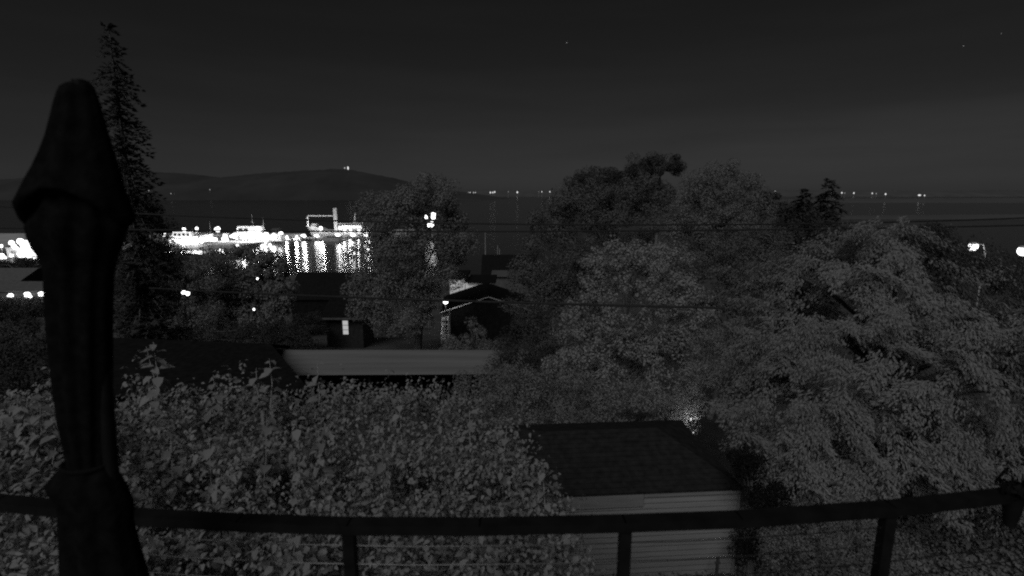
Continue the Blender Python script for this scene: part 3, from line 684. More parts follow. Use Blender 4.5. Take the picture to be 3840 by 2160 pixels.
m_ = MB(SO_); m_.bar((WX(1358, SD), SD + 4, zat(838)), (WX(1358, SD), SD + 4, zat(829)), .45); m_.build('flagstaff', M['white'], ship)
for xs, ys, r in ((1203, 856, 1.55), (1275, 855, 1.4), (1293, 866, 1.35), (1315, 866, 1.4), (1346, 866, 1.3), (1374, 866, 1.3), (1387, 863, 1.6)):
    p = P(xs, ys, SD - .5); m_ = MB(SO_); m_.ball((p.x, SD - .4, p.z), r, 10, 6, (1, .5, 1)); dl = m_.build('deck_lamp', M['lamp'], ship)
    light('bulb', (p.x - SO_.x, -12.5, p.z - .5), 1500, 1.0, ship)
light('bow_fill', (WX(1150, SD) - SO_.x, -13, 9), 5000, .6, ship); light('side_glow', (WX(1225, SD) - SO_.x, -16, 8), 2500, .6, ship)  # fill lights added to brighten the hull, no fittings behind them
# quay floats, barge and pier in front of the ship
def block(nm, lab, cat, x0, x1, y0, y1, d, dp, m, zb=None):
    a_, b_ = P(x0, y1, d), P(x1, y0, d); zb = a_.z if zb is None else zb
    mb = MB(((a_.x + b_.x) / 2, d + dp / 2, zb)); mb.box((a_.x, d, zb), (b_.x, d + dp, b_.z)); return mb, zb
bp0 = empty('barge', (WX(1242, 392), 396, 0), 'plain grey work barge moored below the ship', 'barge'); o_ = Vector(bp0.location)
m_ = MB(o_); x0, x1 = WX(1210, 390), WX(1272, 390); zt_ = P(1240, 891, 390).z
m_.hexa([(x0 + 1, 390.6, -.6), (x1 - 1, 390.6, -.6), (x1 - 1, 400, -.6), (x0 + 1, 400, -.6), (x0, 390, zt_), (x1, 390, zt_), (x1, 400.6, zt_), (x0, 400.6, zt_)]); m_.build('hull', M['steelgrey'], bp0)
m_ = MB(o_); m_.box((x0 + 1, 391, zt_ + .003), (x1 - 1, 399.6, zt_ + .3)); m_.build('deck', M['darkwall'], bp0)
# pier: bright planking on dark piles
pz = P(1100, 892, 400).z
pr_ = empty('pier', (WX(1110, 402), 404, 0), 'floodlit white pier on dark piles left of the ship bow', 'pier'); o_ = Vector(pr_.location)
m_ = MB(o_); m_.box((WX(1040, 402), 400, pz - .8), (WX(1290, 402), 408, pz)); m_.build('pier_deck', M['concrete'], pr_)
for x0, x1 in ((1062, 1090), (1098, 1128)):
    m_ = MB(o_); m_.box((WX(x0, 400), 399.3, .3), (WX(x1, 400), 399.9, pz - .1)); m_.build('panel', M['white'], pr_)
for xs in (1048, 1094, 1134, 1150, 1186, 1222, 1262):
    m_ = MB(o_); x = WX(xs, 399); m_.tube([(x, 398.6, -2), (x, 398.6, pz + .6)], .8 if xs in (1094, 1134) else .4, 8); m_.build('pile', M['pile'], pr_)
for k, (xs, ys, r) in enumerate(((1139, 884, 1.5), (1188, 884, 1.4), (1266, 881, 1.4), (1323, 881, 1.5), (1371, 882, 1.5))):
    lamp_px('pier_lamp', '%s of five low lamps along the pier in front of the ship, from the left' % ORD[k], xs, ys, 403, r, zb=pz, group='lamps along the pier', energy=900, sq=(1.25, .7, .8), pole=.12)
for k, xs in enumerate((1076, 1113)):
    lamp_px('pier_floodlight', '%s floodlight over the white pier panels' % ('left' if k == 0 else 'right'), xs, 888, 396, .9, zb=0, energy=5200, group='pier floodlights', pole=.2, face=.8)

# floodlit boats and sheds on the quay
def yard_shed(nm, lab, x0, x1, yt, yb, d, dp, m, roof, cat='shed'):
    a_, b_ = P(x0, yb, d), P(x1, yt, d); zb = 2.4 if d > 336 else max(tz(a_.x, d), 0)
    o = empty(nm, ((a_.x + b_.x) / 2, d + dp / 2, zb), lab, cat); oo = Vector(o.location)
    hh = b_.z - zb; mb = MB(); w_ = (b_.x - a_.x) / 2
    mb.add([(-w_, -dp / 2, -.4), (w_, -dp / 2, -.4), (w_, dp / 2, -.4), (-w_, dp / 2, -.4), (-w_, -dp / 2, hh * .82), (w_, -dp / 2, hh * .82), (w_, dp / 2, hh * .82), (-w_, dp / 2, hh * .82)], [(0, 1, 5, 4), (1, 2, 6, 5), (2, 3, 7, 6), (3, 0, 4, 7), (3, 2, 1, 0), (4, 5, 6, 7)])
    wl = mb.build('wall', M[m], o)
    mb = MB(); qd = [(-w_ - .4, -dp / 2 - .5, hh * .822), (w_ + .4, -dp / 2 - .5, hh * .822), (w_ + .4, 0, hh), (-w_ - .4, 0, hh)]; mb.hexa(qd + [(p[0], p[1], p[2] + .25) for p in qd])
    qd = [(w_ + .4, dp / 2 + .5, hh * .822), (-w_ - .4, dp / 2 + .5, hh * .822), (-w_ - .4, 0.002, hh), (w_ + .4, 0.002, hh)]; mb.hexa(qd + [(p[0], p[1], p[2] + .25) for p in qd]); mb.build('roof', M[roof], o)
    n = max(1, int(2 * w_ / 7))
    for k in range(n):
        x = -w_ + 2 * w_ * (k + .5) / n; mb = MB(); mb.box((x - 1.5, -dp / 2 - .06, 0), (x + 1.5, -dp / 2 - .004, hh * .55)); mb.build('door', M['steelgrey'], wl)
    return o
yard_shed('boat_shed', 'long floodlit white boat shed at the left of the harbour', 640, 748, 876, 915, 352, 16, 'white', 'paleroof')
yard_shed('net_shed', 'low pale shed between the harbour lamp posts', 752, 862, 882, 905, 372, 12, 'greywall', 'paleroof')
yard_shed('dock_store', 'small grey box store behind the bright boat', 1020, 1040, 858, 885, 405, 6, 'greywall', 'greywall', cat='store')
def work_boat(nm, lab, x0, x1, yk, yt, d, cabin, masts, hm='white', lab_m=None, zbase=None):
    """bow to the left, hull between x0 and x1"""
    a_, b_ = P(x0, yk, d), P(x1, yk, d); L = b_.x - a_.x; H = P(x0, yt, d).z - a_.z; zb = a_.z if zbase is None else zbase
    o = empty(nm, ((a_.x + b_.x) / 2, d, zb), lab, 'boat'); B = max(L * .13, 1.6); hh = H * .45
    vs, fs = [], []; st_ = ((-.5, .02, 1.35), (-.40, .5, 1.2), (-.25, .85, 1.05), (0, 1, .95), (.3, .95, .95), (.5, .75, 1.0))
    for f, bb, zt_ in st_:
        for k in (-1, 1): vs += [(f * L, k * B * bb, hh * zt_), (f * L + (.05 * L if f < -.3 else 0), k * B * bb * .7, 0), (f * L + (.09 * L if f < -.3 else 0), 0, -hh * .25)]
    for i in range(len(st_) - 1):
        a = i * 6; c = a + 6
        fs += [(a, a + 1, c + 1, c), (a + 1, a + 2, c + 2, c + 1), (a + 3, c + 3, c + 4, a + 4), (a + 4, c + 4, c + 5, a + 5), (a, c, c + 3, a + 3)]
    e = (len(st_) - 1) * 6; fs += [(e, e + 1, e + 2, e + 5, e + 4, e + 3), (0, 3, 4, 5, 2, 1)]
    mb = MB(); mb.add(vs, fs); mb.build('hull', M[hm], o)
    c0, c1 = cabin
    mb = MB(); mb.hexa([(c0 * L, -B * .6, hh * .9), (c1 * L, -B * .6, hh * .9), (c1 * L, B * .6, hh * .9), (c0 * L, B * .6, hh * .9), (c0 * L + .04 * L, -B * .55, H), (c1 * L - .02 * L, -B * .55, H), (c1 * L - .02 * L, B * .55, H), (c0 * L + .04 * L, B * .55, H)]); cb = mb.build('cabin', M['white'], o)
    n = 4
    for k in range(n):
        x = (c0 + .05 + (c1 - c0 - .1) * (k + .5) / n) * L; mb = MB(); ww = (c1 - c0) * L * .07; mb.box((x - ww, -B * .6 - .06, hh * .95 + (H - hh) * .45), (x + ww, -B * .6 - .01 + .05, hh * .95 + (H - hh) * .8)); mb.build('window', M['glass'], cb)
    for fx, zt_ in masts:
        mb = MB(); mb.tube([(fx * L, 0, hh * .8), (fx * L, 0, P(x0, zt_, d).z - zb)], [.22, .1], 6); mm = mb.build('mast', M['steelgrey'], o)
        mb = MB(); mb.bar((fx * L - .04 * L, 0, (P(x0, zt_, d).z - zb) * .72), (fx * L + .04 * L, 0, (P(x0, zt_, d).z - zb) * .72), .12); mb.build('spreader', M['steelgrey'], mm)
    return o
def flood(lab, xs, ys, d, energy, r=1.0, zb=2.4, group='yard floodlights', mt='lamp'):
    return lamp_px('yard_floodlight', lab, xs, ys, d, r, zb=zb, energy=energy, group=group, mt=mt, pole=.14, face=1.0)
work_boat('fishing_boat', 'big floodlit white fishing boat with two masts left of the pier', 880, 1062, 905, 850, 378, (-.42, .12), ((-.10, 806), (.12, 814)), zbase=1.5)
work_boat('tug', 'short bright white tug beside the harbour lamp with the round head', 834, 868, 907, 878, 376, (-.3, .3), (), zbase=1.5)
work_boat('trawler', 'floodlit white boat on the quay in front of the boat shed', 632, 746, 932, 886, 343, (-.3, .35), ((.36, 858),), zbase=2.4)
work_boat('day_boat', 'small pale boat between the trawler and the tug', 776, 812, 908, 884, 378, (-.2, .35), ((.0, 832),), zbase=1.5)
flood('first tall yard lamp post from the left above the boat shed', 691, 862, 362, 3200, 1.3)
flood('second tall yard lamp post with a narrow head right of the first', 738, 857, 366, 2200, 1.0)
flood('third yard lamp post with a large round head above the tug', 816, 860, 374, 2500, 1.9)
flood('low floodlight at the far left end of the boat shed', 614, 879, 350, 900, 1.2)
flood('floodlight at the bow of the trawler', 640, 905, 338.6, 3500, 1.1)
flood('floodlight in front of the middle of the trawler', 690, 912, 338.8, 4200, 1.2)
flood('tall bright floodlight at the stern of the trawler', 733, 900, 339, 5200, 2.2)
flood('floodlight right of the trawler stern', 757, 902, 340, 1800, 1.7)
flood('upper lamp over the day boat', 786, 886, 370, 1500, 1.4)
flood('lower lamp beside the tug bow', 806, 900, 368, 1500, 1.5)
flood('floodlight in front of the tug', 845, 893, 366, 3500, 2.2)
flood('lamp at the bow of the fishing boat', 879, 884, 369, 2000, 1.6, zb=0)
flood('floodlight by the fore cabin of the fishing boat', 915, 886, 366, 8000, 2.0, zb=0)
flood('floodlight amidships of the fishing boat', 945, 868, 367, 9000, 2.4, zb=0)
flood('high floodlight at the aft cabin of the fishing boat', 968, 862, 367, 8000, 2.2, zb=0)
flood('floodlight at the stern of the fishing boat', 995, 884, 368, 4500, 1.8, zb=0)
flood('lamp on the float between fishing boat and pier', 1026, 884, 372, 4500, 1.9, zb=0)
flood('lamp low on the float right of the fishing boat', 1052, 876, 380, 2600, 1.5, zb=0)
rr_ = random.Random(77); small = sorted([(rr_.uniform(628, 1064), rr_.uniform(876, 914), rr_.choice((.5, .7, .9, 1.2))) for k in range(20)])
for k, (xs, ys, r) in enumerate(small):
    lamp_px('boat_light', '%s small boat light from the left in the glittering row along the quay' % ORD[k], xs, ys, 341 if ys > 895 and xs < 800 else 365, r, zb=0, group='small boat lights along the quay', energy=500, pole=.06, sq=(1.3, .7, .8))
# house lamps seen among the trees below the harbour
for xs, ys, d, r, e, lab in ((688, 1096, 46, .16, 14, 'left of two house lamps close together among the low trees'), (704, 1101, 46.3, .17, 14, 'right of two house lamps close together among the low trees'), (952, 1160, 50, .10, 10, 'single house lamp glinting in the leaves below the fishing boat'), (965, 1045, 52, .10, 14, 'upper house lamp lighting leaves below the fishing boat')):
    lamp_px('house_lamp', lab, xs, ys, d, r, group='house lamps among the trees', energy=e, pole=.025, face=.05, post='darkwall')
# floating dock with small boats nearer the camera, seen through the trees
for k, (xs, ys, d, r) in enumerate(((733, 949, 292, .7), (718, 949, 292, .5), (829, 941, 300, 1.1), (890, 921, 318, .8), (895, 954, 285, .8), (923, 952, 288, .7), (985, 924, 318, 1.3), (1012, 920, 322, .9), (1030, 957, 285, .8), (1326, 948, 292, .9), (1380, 937, 300, .8), (1346, 953, 288, .45))):
    g_ = tz(P(xs, ys, d).x, d)
    lamp_px('dock_lamp', '%s small dock lamp from the left glinting between the tree tops by the water' % ORD[k], xs, ys, d, r, zb=max(g_, 0), group='small dock lamps', energy=120, pole=.08)
# tall light mast behind the round tree
tm = empty('light_mast', (WX(1622, 430), 430, 0), 'tall floodlight mast shining through the round tree', 'light mast'); o_ = Vector(tm.location)
m_ = MB(o_); m_.tube([(o_.x, 430, -2), (o_.x, 430, P(1622, 805, 430).z)], [.6, .3], 8); m_.build('mast', M['steelgrey'], tm)
for xs, ys, r in ((1625, 809, 2.2), (1598, 814, 1.4), (1608, 845, 1.3), (1620, 842, 1.9), (1617, 890, 1.8), (1597, 916, 1.6), (1612, 931, 1.5), (1626, 934, 1.2)):
    p = P(xs, ys, 429); 
    if p.z < 0: continue
    m_ = MB(o_); m_.ball(p, r * .9, 10, 6, (.85, .6, 1.3), .6); hd = m_.build('lamp_head', M['lamp'], tm)
    m_ = MB(o_); m_.bar(p, (o_.x, 430, p.z), .25); m_.build('arm', M['steelgrey'], hd)
# marina masts right of the round tree
for k, (xs, yt, d) in enumerate(((1820, 872, 262), (1866, 920, 258), (1873, 932, 270))):
    x = WX(xs, d); o = empty('moored_sailboat', (x, d, 0), '%s of three moored sailboats with bare masts, from the left' % ORD[k], 'sailboat', 'moored sailboats'); H = P(xs, yt, d).z
    m_ = MB(); st_ = ((-3.6, .1), (-2.4, .8), (0, 1.3), (3, .9)); vs = []; fs = []
    for yy, hb in st_: vs += [(-hb, yy, 1.0), (hb, yy, 1.0), (0, yy * .9, -.4)]
    for i in range(3): a = i * 3; fs += [(a, a + 3, a + 4, a + 1), (a, a + 2, a + 5, a + 3), (a + 1, a + 4, a + 5, a + 2)]
    fs += [(0, 1, 2), (9, 11, 10)]; m_.add(vs, fs); m_.build('hull', M['white'], o)
    m_ = MB(); m_.tube([(0, -.4, .9), (0, -.4, H)], [.16, .09], 6); m_.build('mast', M['steelgrey'], o)
    m_ = MB(); m_.box((-.6, -.1, 1.003), (.6, 2.2, 1.45)); m_.build('cabin', M['white'], o)

# left edge cluster of harbour lights
for k, (xs, ys, r, e) in enumerate(((4, 923, .7, 200), (8, 962, 1.5, 900), (45, 911, 1.1, 900), (55, 926, 1.1, 800), (76, 906, 1.5, 2500), (96, 916, 1.9, 3500), (112, 924, 1.4, 1500), (82, 952, 1.9, 2500), (116, 943, 1.3, 1200), (110, 958, 1.2, 900), (138, 954, 1.0, 600), (134, 970, .9, 500), (148, 970, .6, 200), (23, 988, .6, 100), (44, 958, .7, 300))):
    d = 262; p = P(xs, ys, d)
    lamp_px('yard_lamp', '%s in the lamp cluster at the left edge' % (['dim lamp far left', 'large lamp low at far left', 'upper left lamp', 'lamp just under the upper left one', 'topmost lamp left of centre', 'largest lamp near the top', 'upper right lamp', 'largest lamp low in the middle', 'right lamp in mid height', 'lower right lamp', 'right-hand lamp', 'lowest lamp on the right', 'outermost right small lamp', 'lowest small lamp', 'small lamp left of the middle'][k]), xs, ys, d, r, zb=max(tz(p.x, d), 0), group='yard lamp cluster', energy=e, pole=.1)
yard_shed('marine_store', 'white floodlit store behind the lamp cluster at the left edge', 30, 128, 918, 975, 268, 10, 'white', 'paleroof', cat='store')

# lights on the far shore, on the hill and on its summit
far = [(1720, 723, 3, 'd'), (1738, 723, 3, 'd'), (1757, 722, 5, 'd'), (1763, 722, 5, 's'), (1776, 722, 5, 's'), (1783, 722, 5, 's'), (1839, 722, 9, 's'), (1848, 722, 8, 's'), (1855, 720, 9, 's'), (1906, 719, 4, 'd'), (1940, 721, 10, 's'), (2020, 719, 3, 'd'), (2032, 719, 6, 's'), (2062, 719, 7, 's')]
far2 = [(2907, 719, 9, 's'), (3097, 724, 5, 'd'), (3117, 723, 7, 's'), (3125, 724, 8, 's'), (3130, 722, 6, 's'), (3157, 723, 8, 's'), (3168, 724, 4, 'd'), (3202, 724, 8, 's'), (3271, 725, 7, 's'), (3286, 726, 5, 'd'), (3321, 728, 9, 's'), (3448, 732, 13, 's'), (3467, 733, 7, 's')]
for tagn, lst, lab in (('a', far, 'tiny lamp from the left in the shore row between the two big trees'), ('b', far2, 'tiny lamp from the left in the shore row right of the trees')):
    for k, (xs, ys, r, c) in enumerate(lst):
        p = P(xs, ys, 8700 if ys < 727 else 3000); s_ = 1 if ys < 727 else .35
        o = empty('shore_lamp', (p.x, p.y, 0), '%s %s' % (ORD[k], lab), 'lamp', 'lamps along the far shore')
        m_ = MB(); m_.ball((0, 0, max(p.z, 2)), r * 1.25 * s_, 8, 5, (1.6 if xs == 3448 else 1, 1, .8 if xs == 3448 else 1.3)); m_.build('lamp_head', M['lamp_soft' if c == 's' else 'lamp_dim'], o)
        m_ = MB(); m_.tube([(0, 0, -2), (0, 0, max(p.z, 2))], 1.2 * s_, 5); m_.build('lamp_post', M['steelgrey'], o)
hl = [(558, 715), (641, 726), (654, 728), (787, 711), (690, 752), (646, 764), (539, 764), (571, 764)]
hl.sort()
for k, (xs, ys) in enumerate(hl):
    d = 3420; p = P(xs, ys, d)
    o = empty('hill_lamp', (p.x, d, max(p.z - 12, 0)), '%s faint house lamp from the left on the dark hill' % ORD[k], 'lamp', 'house lamps on the hill')
    m_ = MB(); m_.ball((0, 0, min(12, p.z)), 2.8, 8, 5); m_.build('lamp_head', M['lamp_dim'], o)
    m_ = MB(); m_.tube([(0, 0, -12), (0, 0, min(12, p.z))], .6, 5); m_.build('lamp_post', M['steelgrey'], o)
p = P(1306, 634, 4100); o = empty('summit_tower', (p.x, 4100, p.z - 6), 'lit tower on the summit of the hill', 'tower'); o_ = Vector(o.location)
m_ = MB(); m_.tube([(0, 0, -8), (0, 0, 26)], [7, 4], 8); m_.build('tower', M['white'], o)
m_ = MB(); m_.ball((0, -6, 12), 7, 8, 6, (.9, .6, 2.0)); m_.build('lamp', M['lamp_soft'], o); m_ = MB(); m_.ball((-26, -4, 14), 5.5, 8, 5); m_.build('side_glow', M['lamp_dim'], o)
m_ = MB(); m_.tube([(-26, 0, -12), (-26, 0, 12)], 1.5, 6); m_.build('side_mast', M['white'], o)

# street lamps on the right
def street_lamp(lab, xs, ys, d, r, energy):
    p = P(xs, ys, d); g = tz(p.x + 1.6, d); o = empty('street_lamp', (p.x + 1.6, d, g), lab, 'street lamp', 'street lamps on the right'); h = p.z - g
    m_ = MB(); m_.tube([(0, 0, -.3), (0, 0, h * .9), (-.4, 0, h + .25), (-1.6, 0, h + .3)], [.11, .08, .06, .05], 8); m_.build('lamp_post', M['steelgrey'], o)
    m_ = MB(); m_.ball((-1.6, 0, h), r, 12, 8, (1, 1, 1)); m_.build('lamp_head', M['lamp'], o)
    m_ = MB(); m_.ball((-1.6, 0, h + r * .75), r * .9, 10, 5, (1.1, 1, .35)); m_.build('hood', M['steelgrey'], o)
    light('bulb', (-1.6, -r - .2, h - r), energy, r, o)
street_lamp('bright street lamp half hidden by the leaves of the cedar', 3649, 925, 62, .52, 160)
street_lamp('street lamp cut by the right edge of the picture', 3838, 941, 62, .60, 160)
street_lamp('small distant street lamp beside the dark twin conifer', 3071, 886, 96, .36, 60)

# ------------------------------------------------------------------ overhead lines
def wire(lab, pts, rad):
    ps = [P(*p) for p in pts]; xs = [p.x for p in ps]; out = []
    for i in range(41):
        x = xs[0] + (xs[-1] - xs[0]) * i / 40
        def lag(c):
            s_ = 0
            for a in range(len(ps)):
                l_ = c(ps[a])
                for b in range(len(ps)):
                    if a != b: l_ *= (x - xs[b]) / (xs[a] - xs[b])
                s_ += l_
            return s_
        out.append(Vector((x, lag(lambda p: p.y), lag(lambda p: p.z))))
    m_ = MB(out[0]); m_.tube(out, rad, 6); m_.smooth = True
    return tag(m_.build('power_line', M['wire']), lab, 'cable', 'overhead lines')
wire('upper of the two thin power lines crossing above the trees', [(-200, 760, 30), (1750, 838, 26), (4100, 805, 30)], .040)
wire('lower of the two thin power lines crossing above the trees', [(-200, 850, 29), (1800, 868, 25.5), (4100, 838, 29)], .040)
wire('thick black service cable sloping from the tall conifer to the cedar', [(560, 1080, 23), (1700, 1128, 15), (2720, 1155, 12.6)], .034)

# ------------------------------------------------------------------ trees and shrubs
def gb(xs, d, ys=1200): x = P(xs, ys, d).x; return (x, d, tz(x, d))
# tall conifer behind the umbrella
b_ = gb(545, 31); top = P(405, 82, 31); Hc = top.z - b_[2]
conifer('tall_conifer', 'tall slim conifer rising behind the closed umbrella', b_, Hc, lambda f: 0.15 + 1.8 * (1 - math.exp(-(1 - f) * 9)) * (.8 + .2 * math.sin(f * 53)), M['leaf_dark'], 3, step=.29, nb=7, spl=.6, droop=.42, r0=.3, lean=(top.x - b_[0], 0))
# trees below it
def L(xs, ys, d, rx, rz=None, ry=None):
    p = P(xs, ys, d); rz = rz or rx; ry = ry or rx; return ((p.x, p.y, p.z), (rx, ry, rz))
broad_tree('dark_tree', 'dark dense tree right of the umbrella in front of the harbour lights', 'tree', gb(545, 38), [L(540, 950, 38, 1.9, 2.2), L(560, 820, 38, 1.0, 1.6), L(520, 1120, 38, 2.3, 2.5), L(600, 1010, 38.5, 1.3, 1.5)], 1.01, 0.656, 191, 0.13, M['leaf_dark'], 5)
broad_tree('harbour_tree', 'low leafy tree below the floodlit fishing boat', 'tree', gb(930, 58), [L(930, 1100, 58, 3.4, 3.0), L(830, 1130, 57, 2.8, 2.6), L(1005, 1010, 59, 2.0, 2.2), L(900, 1010, 59, 2.4, 2.4), L(960, 1190, 56, 3.0, 1.6), L(1050, 1110, 57, 1.5, 2.0), L(800, 1020, 58.5, 2.2, 2.2), L(950, 970, 60, 1.8, 1.3)], .95, .7, 95, .24, M['leaf_mid'], 6)
broad_tree('slope_tree', 'low rounded tree right of the dark dense tree', 'tree', gb(720, 52), [L(720, 1120, 52, 2.8, 2.8), L(680, 1010, 53, 2.2, 2.0), L(780, 1030, 54, 2.2, 2.2), L(650, 1140, 51, 1.8, 2.2), L(740, 1210, 50, 2.6, 1.4)], 0.759, 0.776, 191, 0.142, M['leaf_mid'], 7)
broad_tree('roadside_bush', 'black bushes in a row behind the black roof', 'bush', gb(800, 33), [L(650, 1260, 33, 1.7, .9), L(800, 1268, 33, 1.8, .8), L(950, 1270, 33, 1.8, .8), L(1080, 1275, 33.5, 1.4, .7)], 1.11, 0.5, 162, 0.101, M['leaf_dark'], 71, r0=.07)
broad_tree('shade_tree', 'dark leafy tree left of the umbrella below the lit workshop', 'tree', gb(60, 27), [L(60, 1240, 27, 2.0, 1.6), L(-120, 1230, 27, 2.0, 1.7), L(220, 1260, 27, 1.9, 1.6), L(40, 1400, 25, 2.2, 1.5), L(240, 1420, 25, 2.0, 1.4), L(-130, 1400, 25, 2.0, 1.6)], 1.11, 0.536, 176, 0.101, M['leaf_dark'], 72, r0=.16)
broad_tree('workshop_hedge', 'low leafy hedge lit by the workshop lamps', 'hedge', gb(60, 89), [L(30, 1136, 89, 1.9, .95), L(90, 1140, 89, 1.9, .95), L(150, 1138, 89, 1.6, .9), L(-30, 1136, 89, 1.8, .9)], 1.62, 0.46, 60, 0.2, M['leaf_mid'], 75, r0=.08)
broad_tree('yard_tree', 'low dark tree row between the lamp cluster and the grey house', 'tree', gb(110, 150), [L(40, 1010, 150, 5, 2.6), L(130, 1005, 150, 5, 3.0), L(-60, 1010, 150, 5, 2.6), L(150, 1040, 120, 4, 2.2)], 0.254, 1.31, 147, 0.296, M['leaf_dark'], 73, r0=.3)
broad_tree('yard_bush', 'dark bush above the carport roof at its left', 'bush', gb(1180, 44), [L(1150, 1235, 44, 1.9, 1.4), L(1060, 1250, 44, 1.8, 1.2)], 0.811, 0.597, 176, 0.13, M['leaf_dark'], 8, r0=.1)
# round tree in the middle
broad_tree('round_tree', 'large round-headed tree in front of the bay left of centre', 'tree', gb(1560, 42), [L(1560, 860, 42, 3.6, 3.2), L(1470, 980, 42, 3.2, 3.0), L(1600, 975, 42.4, 2.9, 2.8), L(1600, 740, 42, 2.1, 1.5), L(1440, 790, 42, 1.8, 1.6), L(1500, 1130, 41.6, 3.0, 2.6), L(1680, 890, 43, 2.0, 2.0), L(1400, 1120, 41, 1.7, 2.0)], 0.684, 0.891, 191, 0.154, M['leaf_mid'], 9, r0=.3, gaps=[(P(1624, 810, 42), .42), (P(1600, 816, 42), .22), (P(1614, 843, 42), .40), (P(1617, 890, 42), .28), (P(1612, 928, 42), .36)])
broad_tree('porch_shrub', 'pale shrub at the foot of the gable house', 'shrub', gb(1760, 36), [L(1770, 1270, 36, 1.0, 1.1), L(1860, 1290, 36, .9, .8), L(1700, 1295, 36, .8, .5)], 1.22, 0.418, 162, 0.101, M['leaf_mid'], 10, r0=.06)
# big group right of centre
broad_tree('tall_hedge_tree', 'broad tall leafy tree right of the gable house', 'tree', gb(2150, 33), [L(2080, 980, 33, 2.1, 2.6), L(2020, 1110, 32.5, 1.9, 2.4), L(2180, 880, 33.5, 2.5, 2.6), L(2060, 860, 33.5, 1.2, 1.3), L(2330, 820, 34, 2.4, 2.0), L(2200, 740, 34.5, 1.9, 1.3), L(2100, 1220, 31.5, 2.4, 2.0), L(2420, 720, 35, 1.6, 1.3)], 0.959, 0.62, 205, 0.113, M['leaf_dim'], 12, r0=.28)
conv = broad_tree('wind_pine', 'dark open pine top standing above the leafy trees', 'tree', gb(2440, 60), [L(2480, 618, 60, 2.4, .85), L(2400, 640, 60, 1.7, .6), L(2270, 668, 60, 3.0, .8), L(2180, 690, 60, 1.9, .6), L(2450, 730, 60, 2.0, 1.6), L(2330, 700, 61, 2.6, .9)], 1.01, 0.656, 176, 0.142, M['leaf_dark'], 13, r0=.28)
broad_tree('clumpy_tree', 'rounded tree with cloud-like leaf clumps right of the pine', 'tree', gb(2690, 46), [L(2660, 720, 46, 2.2, 2.0), L(2740, 690, 46, 1.9, 1.7), L(2600, 790, 46, 2.4, 2.0), L(2780, 800, 46, 2.3, 2.4), L(2690, 870, 46, 3.2, 2.4), L(2590, 900, 45, 2.4, 2.0), L(2820, 930, 46, 2.0, 2.4)], 0.759, 0.811, 221, 0.124, M['leaf_mid'], 14, r0=.3)
broad_tree('round_shrub', 'big dome-shaped pale shrub in front of the tall leafy tree', 'shrub', gb(2390, 20), [L(2390, 1130, 20, 2.35, 2.1), L(2240, 1240, 19.6, 1.6, 1.7), L(2520, 1200, 19.8, 1.5, 1.9), L(2330, 1020, 20.2, 1.5, 1.2), L(2470, 1020, 20.2, 1.3, 1.1), L(2330, 1380, 18.8, 1.9, 1.5), L(2180, 1420, 18.4, 1.5, 1.2), L(2480, 1390, 18.8, 1.4, 1.6)], 3.6, .30, 75, .085, M['leaf_pale'], 15, r0=.14)
broad_tree('low_bank_shrub', 'low spreading shrub behind the shed roof', 'shrub', gb(2200, 15.5), [L(2120, 1520, 15.5, 1.5, .9), L(2330, 1530, 15.5, 1.4, .9), L(1950, 1500, 16.5, 1.5, 1.0), L(2440, 1550, 15.3, .8, .9), L(1830, 1470, 18, 1.4, .9)], 2.12, 0.334, 191, 0.0622, M['leaf_mid'], 16, r0=.07)
broad_tree('middle_shrub', 'dark shrub between the carport and the dome-shaped shrub', 'shrub', gb(1950, 24), [L(1960, 1300, 24, 1.0, 1.2), L(1900, 1340, 24, .8, .9), L(2010, 1230, 24.5, .9, 1.0)], 1.51, 0.429, 176, 0.0832, M['leaf_dark'], 17, r0=.06)
broad_tree('gap_shrub', 'dim shrub between the dome-shaped shrub and the cedar', 'shrub', gb(2690, 26), [L(2680, 1060, 26, 1.7, 1.9), L(2790, 1000, 27, 1.8, 1.6), L(2700, 1220, 25, 1.4, 1.5), L(2860, 930, 28, 1.5, 1.4)], 1.32, 0.5, 191, 0.0944, M['leaf_dim'], 18, r0=.1)
broad_tree('lit_shrub', 'narrow shrub lit from below by a garden lamp beside the cedar', 'shrub', gb(2600, 16.6), [L(2640, 1340, 16.8, .55, .9), L(2590, 1450, 16.4, .55, .8), L(2560, 1540, 16.0, .6, .5), L(2680, 1280, 17, .5, .6)], 2.54, 0.31, 191, 0.0503, M['leaf_pale'], 19, r0=.05)
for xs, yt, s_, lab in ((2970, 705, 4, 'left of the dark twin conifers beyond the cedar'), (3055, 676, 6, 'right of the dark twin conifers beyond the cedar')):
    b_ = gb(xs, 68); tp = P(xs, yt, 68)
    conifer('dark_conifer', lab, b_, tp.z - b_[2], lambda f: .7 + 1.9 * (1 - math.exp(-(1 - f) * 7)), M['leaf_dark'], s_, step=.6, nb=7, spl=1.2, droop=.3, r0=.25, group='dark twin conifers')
broad_tree('dark_maple', 'dark low-crowned tree between the clumpy tree and the twin conifers', 'tree', gb(2900, 52), [L(2880, 830, 52, 2.0, 2.6), L(2930, 920, 52, 2.2, 2.4), L(3030, 900, 54, 2.6, 2.6), L(2980, 1000, 52, 2.4, 1.8), L(2850, 960, 51, 1.6, 2.0)], 1.08, 0.69, 130, 0.2, M['leaf_dark'], 77, r0=.22)
